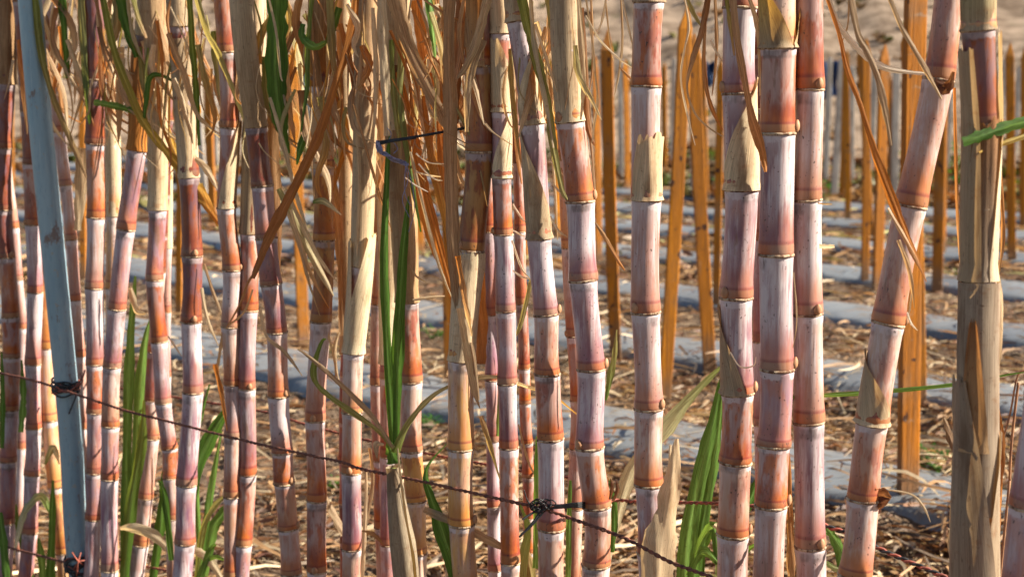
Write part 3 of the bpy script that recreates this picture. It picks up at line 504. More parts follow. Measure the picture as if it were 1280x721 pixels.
# many finer frayed fibres and narrow blades in the hanging curtain of dead leaves
rf = random.Random(5)
for (x0, x1, ya, yb_, cnt, sids, cols) in ((20, 125, -20, 170, 46, ('s1', 's3', 's5', 's6'), 'OCTCTB'), (125, 235, -20, 230, 78, ('s6', 's7', 's8'), 'TCOYSBg'), (235, 340, -20, 240, 44, ('s11', 's12', 's13', 's14'), 'CTSOg'),
                                           (345, 460, -20, 300, 80, ('s14', 's15', 's16'), 'CTOBSYT'), (485, 585, -20, 300, 95, ('s18', 's21'), 'OTCOBOS'), (625, 720, -20, 200, 30, ('s25', 's26'), 'COTS')):
    for q in range(cnt):
        x = rf.uniform(x0, x1); y = rf.uniform(ya, yb_ * .45); L = rf.uniform(50, 150); dx = rf.uniform(-.18, .38) * L; cv = rf.uniform(-14, 14)
        hk = rf.choice((0, 0, 12, -12, 22)); p = f'{x:.0f},{y:.0f} {x+dx*.35+cv:.0f},{y+L*.4:.0f} {x+dx*.75+cv*.5:.0f},{y+L*.75:.0f} {x+dx+hk:.0f},{y+L-abs(hk)*.3:.0f}'; wd = rf.choice((1.3, 1.6, 2, 2.8, 4, 6, 8))
        cc = rf.choice(cols + 'CC') + rf.choice('TCOC'); dd = rf.uniform(-.05, .10)
        px_leaf(STALK[rf.choice(sids)].root, p, f'{wd*.8} {wd} {wd*.7} .6', cc, dd, dd - .02, 40)
for sid, path, W, cc, d0, d1 in (('s35', '1205,760 1198,690 1199,610 1208,560 1218,520', '26 22 16 9 2', 'PA', -.045, -.04), ('s35', '1244,330 1250,380 1247,450 1240,520', '6 10 9 2', 'PT', -.04, -.05), ('s35', '1212,352 1204,400 1206,440', '14 10 2', 'AT', -.05, -.06),
                                 ('s35', '1200,355 1212,362 1238,356 1246,346', '4 9 9 3', 'AB', -.05, -.05), ('s35', '1226,760 1234,690 1240,620 1244,570', '20 14 8 2', 'CP', -.05, -.045), ('s27', '722,-20 727,60 729,110 726,150', '6 7 6 2', 'CP', -.035, -.035), ('s16', '466,10 470,90 468,160', '5 7 2', 'CP', -.03, -.04),
                                 ('s16', '452,60 447,150 449,240 446,320', '4 6 5 2', 'TP', -.035, -.035), ('s17', '476,-20 480,80 485,170', '12 12 9', 'CP', -.055, -.06)):
    px_leaf(STALK[sid].root, path, W, cc, d0, d1, 12, name='leaf_sheath', mat='sheath')
# dried sprout on the leaning stalk
sp_root = STALK['s34']; 
for k_, (path, W) in enumerate((('1083,623 1092,621 1104,618 1114,622', '11 19 15 3'), ('1086,632 1094,638 1086,644', '13 15 5'), ('1090,620 1093,613 1096,611', '14 13 5'), ('1085,628 1098,628 1112,623', '15 17 3'), ('1088,634 1096,628 1100,634', '9 10 4'))):
    px_leaf(sp_root.root, path, W, 'DD' if k_ % 2 else 'DB', -.034, -.05, 20, name='dried_sprout')
for path, W in (('1172,108 1184,112 1192,90', '6 12 3'), ('1168,100 1180,108 1188,104', '6 10 5')): px_leaf(sp_root.root, path, W, 'DB', -.022, -.03, 20, name='dried_sprout')
for path, W in (('762,624 765,610 763,598', '3 5 1'), ('766,626 772,612 770,600', '3 5 1')): px_leaf(STALK['s27'].root, path, W, 'BD', -.02, -.02, 0, name='dried_sprout')
# broad dead sheath leaning on the lone whitish stalk
S9 = STALK['s29']
px_leaf(S9.root, '846,548 841,600 830,660 822,760', '5 22 34 36', 'PP', -.03, -.045, 5, name='leaf_sheath', n=26, mat='sheath')
px_leaf(S9.root, '838,556 834,620 815,680 812,760', '3 8 24 28', 'CP', -.034, -.05, 8, name='leaf_sheath', n=26, mat='sheath')
# leaf crown above the frame
rc = random.Random(3)
for sid, S in STALK.items():
    if sid in ('s2', 's4', 's9', 's31'): continue
    for q in range(2):
        a = rc.uniform(0, 6.28); top = S.P[0] + Vector((0, 0, -rc.uniform(0, .12))); L = rc.uniform(.5, .85); h = Vector((math.cos(a), math.sin(a), 0))
        P = [top, top + h * L * .12 + Vector((0, 0, L * .35)), top + h * L * .4 + Vector((0, 0, L * .52)), top + h * L * .7 + Vector((0, 0, L * .38))]
        ribbon('green_leaf', P, [.012, .028, .022, .003], COL['G'], COL['g'], S.root, roll=math.degrees(a) * 0 + rc.uniform(-30, 30), fold=.35, n=14)

# young shoots on the ground between the stalks
def shoot(label, blades, ybase, basepx, name='cane_shoot', grp='young green cane shoots'):
    b = at(basepx[0], basepx[1], ybase); g = Vector((b.x, ybase, 0)); r = empty(name, g); setp(r, label, 'shoot', grp)
    # short stem from the soil up to where the blades leave it
    C = smooth_path([g, g * .5 + b * .5 + Vector((.004, 0, 0)), b], 10); V, Fc = tube(C, .006, 8); meshobj('stem', V, Fc, M['leaf'], r, None, [(j / 8, i * .1) for i in range(10) for j in range(8)], ('tint', (.30, .32, .10, 1)))
    for path, W, cc, d0, d1, roll in blades:
        px_leaf(r, path, W, cc, d0, d1, roll, name='green_leaf' if cc[0] in 'GgL' else 'dry_leaf', ybase=ybase, n=22)
    return r
shoot('tall upright bright green blades rising behind the curving stalk at the left', [
 ('156,800 157,660 159,520 163,420 169,345', '14 14 13 11 3', 'GL', 0, .02, 15), ('168,800 168,640 172,520 179,440 187,400', '14 13 14 11 2', 'LL', .02, .04, 15), ('152,760 162,640 176,560 180,500', '12 14 12 3', 'Gg', -.03, -.05, 20),
 ('150,660 168,660 196,672 232,712', '4 12 13 3', 'EC', -.05, -.09, 20), ('185,760 200,660 206,600 210,560', '10 12 10 2', 'GG', .0, .0, 15), ('146,420 152,370 158,350', '8 9 2', 'GG', .0, .0, 15)], 2.95, (160, 800))
shoot('fan of curved green blades in front of the soil, right of the dark red stalk', [
 ('238,790 252,690 264,610 277,538', '8 9 8 2', 'GL', 0, 0, 20), ('236,700 240,610 262,548 300,488', '8 14 18 3', 'GG', .03, .05, 10), ('242,760 252,668 270,630 293,612', '6 8 6 3', 'gS', -.02, -.04, 20), ('243,780 262,672 278,642 292,622', '12 14 12 3', 'LG', .02, .02, 15),
 ('240,780 250,716 268,696 292,706', '5 6 6 2', 'GL', -.03, -.05, 10), ('236,780 245,740 262,690 270,680', '10 10 8 2', 'LG', -.03, -.05, 10), ('225,720 240,690 262,700 280,730', '6 12 12 6', 'EC', -.02, -.05, 10), ('214,700 205,620 198,600', '8 9 2', 'GG', .0, .0, 10), ('250,700 245,560 262,480', '6 7 2', 'LG', .05, .05, 10)], 2.82, (240, 800))
shoot('low green blades around the foot of the yellowish bent stalk', [
 ('55,790 62,720 65,640 66,600', '10 12 9 3', 'GG', 0, 0, 20), ('60,790 52,700 48,672', '10 9 2', 'LG', 0, 0, 20), ('50,770 30,690 22,655 20,630', '8 9 7 2', 'Gg', .02, .02, 20), ('62,640 50,620 30,640 18,690', '5 10 9 2', 'LE', .02, .0, 20), ('56,580 66,560 74,580', '3 9 2', 'gE', .0, .0, 20),
 ('26,540 29,500 27,450', '6 8 2', 'LG', .0, .0, 20), ('2,560 3,500 2,440', '6 7 2', 'GG', .0, .0, 20), ('0,640 4,680 9,740', '5 10 8', 'GG', -.15, -.2, 20)], 3.15, (56, 790))
shoot('bright green wide blades standing left of the three thick stalks', [
 ('852,800 858,690 876,590 893,520 904,462', '16 20 18 12 2', 'LG', 0, .02, 25), ('870,800 874,690 890,590 900,520 906,470', '12 15 12 8 2', 'GL', .01, .03, 20), ('760,700 785,600 830,538 866,494 905,455', '8 18 20 12 3', 'Eg', .06, .10, 15),
 ('890,800 905,700 940,620 962,575', '8 14 14 4', 'GG', .1, .14, 15), ('862,720 882,672 893,660 897,705', '10 14 13 6', 'LG', -.03, -.06, 20), ('858,800 868,712 880,690 898,704', '10 14 14 6', 'GL', -.05, -.06, 10), ('905,800 900,720 903,670 893,655', '8 12 12 6', 'LE', -.04, -.06, 10), ('880,800 905,715 930,690 945,680', '9 10 9 3', 'gG', -.02, -.05, 10),
 ('840,800 870,730 900,722 925,735', '8 8 7 3', 'EL', -.05, -.09, 10), ('765,690 768,640 762,600', '6 9 2', 'GG', .05, .05, 10)], 2.22, (868, 810))
shoot('green shoot of narrow blades just right of the rightmost thick stalk', [
 ('1060,790 1052,700 1040,668 1030,655', '9 13 11 3', 'GL', 0, 0, 20), ('1050,790 1060,725 1040,708 1030,702', '6 10 8 3', 'EL', 0, 0, 20), ('1110,612 1140,618 1155,634 1163,652', '2 3 3 1', 'CC', .2, .2, 0)], 2.1, (1058, 800))
shoot('yellow green blades at the foot of the wire knot stalk', [
 ('648,790 655,700 660,660 650,630', '12 12 8 2', 'SL', 0, 0, 20), ('672,790 664,715 655,680', '10 12 3', 'gT', .02, .02, 20), ('655,790 645,700 642,650', '10 12 4', 'OT', .03, .03, 20), ('716,790 720,716 727,690', '6 10 2', 'LE', .0, .0, 20)], 2.3, (655, 800))
r_ = shoot('green shoot with two tall dark blades growing out of the cut grey sheath', [
 ('492,578 489,520 484,430 480,330 484,215 487,170', '7 10 11 10 7 2', 'GG', -.01, -.03, 12), ('494,578 496,500 498,420 503,330 509,262 511,245', '6 11 15 11 5 1', 'GG', -.02, -.04, 15),
 ('494,566 510,530 540,496 575,478 620,472 660,484', '10 9 6 5 7 4', 'gE', -.03, -.06, 15), ('492,560 470,536 440,515 400,485 392,462 402,428 408,424', '5 6 7 7 7 5 1', 'SG', -.04, -.06, 15), ('490,558 465,520 420,475 385,445 372,436', '4 6 6 4 2', 'AA', -.05, -.07, 15),
 ('492,580 488,560 484,552', '16 12 3', 'GL', -.02, -.03, 0), ('480,556 470,556 471,572', '2 9 2', 'CA', -.05, -.06, 0), ('558,555 532,590 545,640 562,690 590,760', '1 5 16 24 28', 'GG', -.02, -.06, 10)], yrow(500) - .09, (492, 585))
c = [at(491, 583, yrow(500) - .09), at(497, 640, yrow(500) - .09), at(505, 700, yrow(500) - .09), at(510, 780, yrow(500) - .09)]; c.append(Vector((c[-1].x, c[-1].y, 0)))
CC = smooth_path(c, 34); m_ = 26; V = []; U = []; A = []
for i, q in enumerate(CC):
    T = CC[max(i - 1, 0)] - CC[min(i + 1, 33)]; s, f = frame(T); rr = (.009 + .009 * min(1, i / 14)) if i else .0105
    for j in range(m_):
        a = 2 * math.pi * j / (m_ - 1) + 1.0; r2 = rr * (1 + .10 * math.sin(a * 4 + i * .04) + .22 * j / m_)
        V.append(q + s * (r2 * math.cos(a)) + f * (r2 * math.sin(a))); U.append((j / m_ * 1.0, i * .08)); A.append((.27, .215, .15, 1))
meshobj('leaf_sheath', V, grid_faces(34, m_, False), M['sheath'], r_, None, U, ('tint', A))
px_leaf(r_, '497,560 501,600 508,650 517,700 522,760', '2 3 3 4 4', 'CY', -.03, -.045, 10, name='dry_leaf', ybase=yrow(500) - .09)

# ------------------------------------------------------------------ pipe, wires, cords
Yp = yrow(70) - .07
pts = [at(35, -30, Yp), at(44, 80, Yp), at(53, 180, Yp), at(71, 360, Yp), at(88, 540, Yp), at(97, 690, Yp)]
d = (pts[-1] - pts[-2]); pts.append(Vector((pts[-1].x + .03, Yp, -.05))); pts = [pts[0] + (pts[0] - pts[1]) * 2.5] + pts
C = smooth_path(pts, 50); rp = 29 * Yp / F / 2; V, Fc = tube(C, rp, 32)
pipe = meshobj('steel_pipe', V, Fc, M['pipe'], None, (pts[-1].x, Yp, 0)); setp(pipe, 'grey blue painted steel pipe leaning among the stalks near the left edge', 'pipe')
def rope(name, path, dY, r, label, cat, pitch=.022, mats=('rust', 'rust'), absY=None, jitter=.0, group=None, twisty=True):
    pts = [tuple(float(q) for q in a.split(',')) for a in path.split()]
    P = [at(x, y, (absY[i] if isinstance(absY, (list, tuple)) else absY) if absY else yrow(x) + dY) for i, (x, y) in enumerate(pts)]
    L = sum((P[i + 1] - P[i]).length for i in range(len(P) - 1)); n = max(16, int(L / pitch * 7)); C = smooth_path(P, n); V = []; Fc = []; fm = []; l = 0
    for k in range(2):
        CC = []; l = 0
        for i, c in enumerate(C):
            if i: l += (C[i] - C[i - 1]).length
            T = C[min(i + 1, n - 1)] - C[max(i - 1, 0)]; T.normalize(); s = T.cross(Vector((0, 0, 1))).normalized(); u = s.cross(T)
            a = 2 * math.pi * l / pitch + math.pi * k; CC.append(c + (s * math.cos(a) + u * math.sin(a)) * (r * .55 if twisty else r * .3) + Vector((0, 0, .001 * mn.noise(Vector((l * 20, k, 0))))))
        v2, f2 = tube(CC, r * .62, 6); o_ = len(V); V += v2; Fc += [tuple(o_ + q for q in f) for f in f2]; fm += [k] * len(f2)
    o = meshobj(name, V, Fc, [M[mats[0]], M[mats[1]]], None, P[0], fm=fm); return setp(o, label, cat, group)
rope('twisted_wire', '-60,450 0,466 35,474 66,483 150,511 200,524 320,554 425,577 448,585 525,601 640,627 680,636 720,650 780,672 840,703 900,725 980,760', -.085, .0028, 'long rusty twisted wire sagging across the front of the stalks from the left edge', 'wire', mats=('rust', 'rust'))
rope('twisted_wire', '100,476 152,486 215,496 280,506 340,517 380,530 450,548 530,566 600,579 660,590 740,600', .17, .0026, 'rusty twisted wire running behind the stalks above the long front wire', 'wire', mats=('rust', 'orange'))
rope('twisted_wire', '672,634 700,632 735,630 770,625 800,627 860,628 900,629 945,632 985,633', 0, .0027, 'rusty wire from the black knot to the three thick stalks', 'wire', absY=[2.08, 2.08, 2.15, 2.2, 2.16, 2.1, 2.05, 2.03, 2.0], mats=('rust', 'orange'))
rope('twisted_wire', '1000,640 1032,657 1067,668 1100,686 1175,718 1240,745', .05, .0033, 'black and red twisted wire low on the right beside the leaning stalk', 'wire', mats=('black', 'orange'))
rope('twisted_wire', '-40,668 0,681 45,693 90,705', -.04, .003, 'rusty twisted wire at the lower left corner ending at the pipe foot', 'wire', mats=('rust', 'rust'))
rope('twisted_wire', '95,690 150,700 185,708 215,714 260,722', .12, .0026, 'rusty red wire low behind the stalks right of the pipe foot', 'wire', mats=('rust', 'orange'))
# wraps round the pipe
def wraps(name, cy, turns, spread, mats, label, parent=None, tails=(), rr=1.12, thick=.0018, cx=None, Yc=None, rad=None, seedv=1):
    rg = random.Random(seedv); cX = at(cx, cy, Yc); V = []; Fc = []; fm = []
    for k in range(turns):
        P = []; tl = rg.uniform(-.4, .4) * spread; h0 = rg.uniform(-.5, .5) * spread; mi = rg.choice((0, 0, 1)); ra_ = rad * rr * rg.uniform(1, 1.08)
        for i in range(40):
            a = 2 * math.pi * i / 39; P.append(cX + Vector((ra_ * math.cos(a), ra_ * math.sin(a), h0 + tl * math.cos(a + k) + spread * .12 * math.sin(3 * a + k * 2))))
        v2, f2 = tube(P, thick * rg.uniform(.8, 1.2), 6, False); o_ = len(V); V += v2; Fc += [tuple(o_ + q for q in f) for f in f2]; fm += [mi] * len(f2)
    for pth, mi in tails:
        P = smooth_path([at(x, y, Yc + dd) for x, y, dd in pth], 16); v2, f2 = tube(P, thick, 6); o_ = len(V); V += v2; Fc += [tuple(o_ + q for q in f) for f in f2]; fm += [mi] * len(f2)
    o = meshobj(name, V, Fc, [M[m] for m in mats], parent, None if parent else cX, fm=fm)
    if label: setp(o, label, 'wire tie')
    return o
wraps('wire_tie', 483, 13, .026, ('black', 'orange'), 'black and orange wire wound round the middle of the grey blue pipe', cx=82.5, Yc=Yp, rad=rp,
      tails=((((97, 480, -.02), (104, 470, -.03), (106, 462, -.03)), 1), (((96, 484, -.02), (103, 477, -.04), (100, 466, -.03)), 1), (((97, 488, -.03), (93, 500, -.04), (86, 517, -.04)), 0), (((70, 483, -.03), (84, 490, -.04), (100, 478, -.03)), 1)))
wraps('wire_tie', 704, 14, .040, ('black', 'rust'), 'dark wire with orange ends wound round the foot of the grey blue pipe', cx=97.5, Yc=Yp, rad=rp, seedv=4,
      tails=((((92, 712, -.03), (98, 702, -.045), (106, 700, -.04)), 1), (((96, 720, -.03), (97, 705, -.05), (101, 690, -.04)), 1), (((104, 705, -.03), (97, 700, -.05), (90, 690, -.04)), 1)))
for tie in [o for o in bpy.data.objects if o.name.startswith('wire_tie')]:
    if 'foot' in tie['label']: tie.data.materials[1] = M['orange']
# black knot on the wire and its two tails
V = []; Fc = []
rg = random.Random(8); Yk = yrow(684) - .09
def addtube(P, r, n=20):
    C_ = smooth_path(P, n); v2, f2 = tube(C_, r, 7); o_ = len(V); V.extend(v2); Fc.extend([tuple(o_ + q for q in f) for f in f2])
for k in range(9):
    cx_, cy_ = 678 + rg.uniform(-10, 10), 632 + rg.uniform(-3, 3); a0 = rg.uniform(0, 6.28)
    P = [at(cx_ + 7 * math.cos(a0 + q * .9), cy_ + 6 * math.sin(a0 + q * .9), Yk + .006 * math.sin(q * 1.7 + k)) for q in range(8)]; addtube(P, .0010, 30)
for k in range(3):
    addtube([at(684, 631 + k * 2, Yk), at(702, 633 + k * 1.5 - 2, Yk), at(718, 629 + k * 2, Yk + .01), at(731, 628 + k * 3, Yk + .03)], .0018)
for pth in (((672, 637), (662, 643), (653, 649)), ((676, 638), (664, 655), (649, 671)), ((679, 640), (664, 657), (651, 668)), ((670, 634), (660, 626), (655, 612)), ((668, 634), (662, 630), (658, 622))):
    addtube([at(x, y, Yk - .004 * i) for i, (x, y) in enumerate(pth)], .0009 if pth[-1][1] < 630 else .0017)
setp(meshobj('wire_knot', V, Fc, M['black'], None, at(678, 632, Yk)), 'black wire knot with loose ends at the crossing of wires', 'knot')
# black cord with violet string
Yc = yrow(500) - .14
V = []; Fc = []; addtube([at(472, 178, Yc), at(485, 176, Yc), at(520, 171, Yc), at(581, 160, Yc)], .0022, 24); addtube([at(472, 181, Yc), at(490, 177, Yc - .003), at(520, 172.5, Yc)], .0016)
addtube([at(576, 161.5, Yc), at(590, 159, Yc + .09), at(605, 157, Yc + .22)], .0022)
setp(meshobj('black_cord', V, Fc, M['black'], None, at(476, 178, Yc)), 'short straight black cord stretched between the tied sheath and the amber stalk', 'cord')
V = []; Fc = []
for k in range(9):
    P = [at(x + rg.uniform(-2, 2), y + rg.uniform(-2.5, 2.5), Yc + .004 * rg.uniform(-1, 1) + (0.02 if x > 497 else 0)) for x, y in ((472, 178), (476, 190), (481, 192), (492, 199), (503, 203), (509, 206))]; addtube(P, .0009, 26)
for k in range(4):
    P = [at(474 + 4 * math.cos(q + k), 184 + 7 * math.sin(q * 1.3 + k), Yc - .003 + .003 * math.sin(q)) for q in range(7)]; addtube(P, .0009, 24)
for pth in (((506, 205), (510, 225), (503, 250), (512, 272)), ((508, 206), (515, 230), (518, 262), (511, 290)), ((507, 207), (506, 240), (514, 258)), ((484, 178), (489, 168), (484, 160)), ((492, 178), (497, 186), (492, 192))):
    addtube([at(x, y, Yc) for x, y in pth], .0006)
setp(meshobj('violet_string', V, Fc, M['violet'], None, at(480, 190, Yc)), 'frayed violet string knotted round the ribbed cream sheath', 'string')
# single long thin green blade lying across behind the leaning stalk
g = px_leaf(None, '985,497 1030,494 1100,490 1200,480 1262,468 1300,463', '4 6 6 6 3 1', 'LG', .12, .10, 0, name='green_leaf', origin=at(1100, 490, 1.9)); setp(g, 'long thin green blade lying level behind the leaning and the sheath wrapped stalks', 'leaf')
# loose broken cane piece behind the sheath wrapped stalk is left of the right edge
V = []; Fc = []
for pth, r_s in ((((1262, 600), (1264, 560), (1268, 520), (1273, 478)), .0022), (((1250, 560), (1262, 520), (1272, 470), (1284, 462)), .0016)):
    addtube([at(x, y, 2.25) for x, y in pth], r_s, 20)
P0 = at(1262, 600, 2.25); addtube([P0, Vector((P0.x - .02, 2.25, .2)), Vector((P0.x - .03, 2.25, 0))], .0024)
setp(meshobj('dry_twig', V, Fc, M['twig'], None, (P0.x - .03, 2.25, 0)), 'forked brown twig standing at the right edge of the photo', 'twig')

# ------------------------------------------------------------------ terrain
CB0, CBD = 5.98, 2.14; DIRV = Vector((-1.153, 1)).normalized(); HW = .27
def bed_d(x, y):
    c = x + 1.153 * y; k = round((c - CB0) / CBD)
    if k < 0 or k > 6: return 9
    return abs(c - (CB0 + k * CBD)) / 1.526
def gz(x, y):
    z = .020 * mn.noise(Vector((x * 2.1, y * 2.1, 0))) + .020 * mn.noise(Vector((x * 7, y * 7, 3))) + .012 * abs(mn.noise(Vector((x * 19, y * 19, 7))))
    d = bed_d(x, y)
    if d < .6: z += .05 * max(0, 1 - (d / .6) ** 2)
    t = max(0, y + .2 * x - 24)
    z += .30 * t * t / (t + 5) * 1.15 if t > 0 else 0
    if t > 0: z += min(t, 6) / 6 * (.5 * mn.noise(Vector((x * .25, y * .25, 1))) + .2 * mn.noise(Vector((x * 1.1, y * 1.1, 5))))
    return z
def spacing(fine_a, fine_b, step, lo, hi, g=1.09):
    v = list(np.arange(fine_a, fine_b, step)); s = step; q = v[-1]
    while q < hi: s *= g; q += s; v.append(q)
    s = step; q = v[0]; left = []
    while q > lo: s *= g; q -= s; left.append(q)
    return left[::-1] + v
XS = spacing(-2.6, 3.0, .035, -90, 90, 1.07); YS = spacing(2.9, 8.5, .035, -12, 120, 1.045)
V = np.array([(x, y, gz(x, y)) for y in YS for x in XS]); 
ground = meshobj('ground', V, grid_faces(len(YS), len(XS), False), M['soil'], None, (0, 0, 0)); ground['kind'] = 'structure'
# silver plastic strips over the raised beds
ordn = ['nearest', 'second', 'third', 'fourth', 'fifth', 'sixth', 'farthest']
for k in range(7):
    c0 = CB0 + k * CBD; V = []; m = 15; step = .07 if k < 4 else .16; n = int(26 / step); nrm = Vector((1, 1.153)).normalized(); U = []
    p0 = Vector((0, c0 / 1.153)) - DIRV * 9
    rb = random.Random(k)
    for i in range(n):
        p = p0 + DIRV * (i * step)
        wl = HW * (1 + .38 * mn.noise(Vector((i * step * 1.7, k * 9, 0)))); sh = .05 * mn.noise(Vector((i * step * .8, k * 5, 4)))
        for j in range(m):
            q = (j / (m - 1) - .5) * 2; pp = p + nrm * (q * wl + sh + .025 * mn.noise(Vector((i * step * 6, j, k))) * abs(q) ** 4)
            z = .06 + .045 * (1 - q * q) + .018 * mn.noise(Vector((pp.x * 2.2, pp.y * 2.2, k))) + .006 * mn.noise(Vector((pp.x * 9, pp.y * 9, k)))
            if abs(q) > .9: z -= .07
            if pp.y > 23.5 - .2 * pp.x: z += gz(pp.x, pp.y) - .04
            V.append((pp.x, pp.y, z))
    o = meshobj('raised_bed', V, grid_faces(n, m, False), M['plastic'], None, (p0.x, p0.y, 0)); setp(o, f'raised bed under silver grey plastic film, {ordn[k]} from the camera behind the cane row', 'raised bed', 'plastic covered beds')
# orange wooden stakes: top(x,y) base(x,y) width px, label
STK = [
 ((1148, -40), (1133, 620), 25, 'thickest and nearest orange wooden stake, just right of the leaning stalk'), ((1135, 25), (1150, 505), 17, 'orange wooden stake partly hidden behind the thickest one right of the leaning stalk'),
 ((1104, 56), (1098, 362), 12, 'pointed orange wooden stake directly left of the leaning stalk'), ((1083, 49), (1081, 348), 9, 'slim orange wooden stake left of the pointed one by the leaning stalk'), ((1057, 62), (1054, 256), 8, 'leftmost orange wooden stake in the gap between the three thick stalks and the leaning one'),
 ((1056, 70), (1061, 280), 7, 'slim orange wooden stake touching the leftmost one right of the three thick stalks'), ((1073, 58), (1092, 310), 8, 'slightly slanted orange wooden stake crossing behind the slim ones left of the leaning stalk'), ((1112, 90), (1114, 240), 6, 'thin far orange wooden stake between the pointed stake and the leaning stalk'),
 ((1180, 60), (1171, 360), 13, 'orange wooden stake between the leaning stalk and the sheath wrapped one'), ((1182, 80), (1177, 318), 8, 'far orange wooden stake just behind another between leaning and wrapped stalks'), ((1206, 90), (1205, 290), 5, 'thin orange wooden stake edging the left side of the wrapped stalk'),
 ((1261, 54), (1267, 326), 10, 'orange wooden stake right of the sheath wrapped stalk'), ((1279, 60), (1280, 290), 7, 'thin orange wooden stake cut by the right edge of the photo'),
 ((759, 38), (769, 440), 15, 'upright orange wooden stake left of the lone whitish stalk'), ((781, 75), (785, 240), 7, 'short far orange wooden stake touching the left side of the lone whitish stalk'), ((744, 70), (748, 325), 8, 'orange wooden stake beside the right side of the bowed stalk'),
 ((857, 8), (829, 505), 16, 'tall leaning orange wooden stake right of the lone whitish stalk'), ((866, 42), (889, 458), 16, 'tall orange wooden stake crossing the top of the tall leaning stake'), ((877, 70), (884, 250), 7, 'thin far orange wooden stake behind the tall crossing pair'),
 ((899, 72), (897, 380), 9, 'slim orange wooden stake touching the left side of the thick purple stalk'), ((830, 78), (830, 215), 6, 'short far orange wooden stake just right of the lone whitish stalk'),
 ((365, 58), (378, 437), 14, 'pointed orange wooden stake seen between the right drifting stalk and the amber stalk'), ((517, 100), (526, 326), 12, 'orange wooden stake behind the hanging dead leaves below the black cord'), ((545, 80), (549, 265), 9, 'thin orange wooden stake behind the right end of the black cord'),
 ((560, 0), (562, 487), 14, 'orange wooden stake standing left of the amber stalk'), ((28, 70), (32, 240), 7, 'far orange wooden stake between the left edge stalk and the pipe'), ((14, 70), (16, 240), 5, 'thin far orange wooden stake beside the left edge stalk'),
 ((260, 84), (266, 292), 9, 'far orange wooden stake left of the bright orange red stalk'), ((228, 90), (223, 405), 8, 'orange wooden stake showing between two stalks left of the dark red one'), ((500, 80), (497, 255), 8, 'far orange wooden stake hidden behind the tied sheath'), ((650, 95), (656, 340), 10, 'orange wooden stake behind the red slim stalk at the centre'),
 ((691, 70), (698, 300), 8, 'orange wooden stake behind the yellow green hanging blade'), ((104, 80), (103, 350), 8, 'far orange wooden stake right of the upper pipe'), ((432, 80), (426, 370), 8, 'orange wooden stake hidden behind the tan stalk'),
]
rs = random.Random(21)
def surf_at(px, py):
    z = 0.0
    for _ in range(6):
        a = (px - 640) / F; b = (360.5 - py) / F; dy_, dz_ = cp + b * sp, -sp + b * cp; t = (z - CAMZ) / dz_
        x, y = a * t, dy_ * t; d = bed_d(x, y); z = .6 * z + .4 * max(gz(x, y), .06 + .045 * (1 - (d / HW) ** 2) if d < HW else -1)
    return Vector((x, y, z))
for (tx, ty), (bx, by), wpx, lab in STK:
    g = surf_at(bx, by); zb = g.z; g.z = 0; Y = g.y; top = at(tx, ty, Y); wd = wpx * Y / F; dp = wd * rs.uniform(.5, .8); yaw = rs.uniform(-.35, .35)
    base = Vector((g.x, Y, zb - .08)); d = top - base; V = []; n = 14
    tip = min(.10, .06 + wd * .5)
    for i in range(n):
        t = i / (n - 2) if i < n - 1 else 1
        L = d.length; h = t * (L - tip) if i < n - 1 else L
        c = base + d * (h / L); sc = 1 if i < n - 1 else .12
        wob = 1 + .05 * mn.noise(Vector((h * 5, wpx, bx)))
        bow = Vector((.006 * math.sin(t * 3.1 + bx), 0, 0))
        for (a, b) in ((-.5, -.44), (-.44, -.5), (.44, -.5), (.5, -.44), (.5, .44), (.44, .5), (-.44, .5), (-.5, .44)):
            X = a * wd * sc * wob; Z = b * dp * sc
            V.append(c + bow + Vector((X * math.cos(yaw) - Z * math.sin(yaw) + (wd * .12 if sc < 1 else 0), X * math.sin(yaw) + Z * math.cos(yaw), 0)))
    Fc = grid_faces(n, 8, True) + [tuple(range(7, -1, -1)), tuple(range((n - 1) * 8, n * 8))]
    o = meshobj('wooden_stake', V, Fc, M['stake'], None, (g.x, Y, zb), smooth=False); setp(o, lab, 'stake', 'orange wooden stakes in the field')

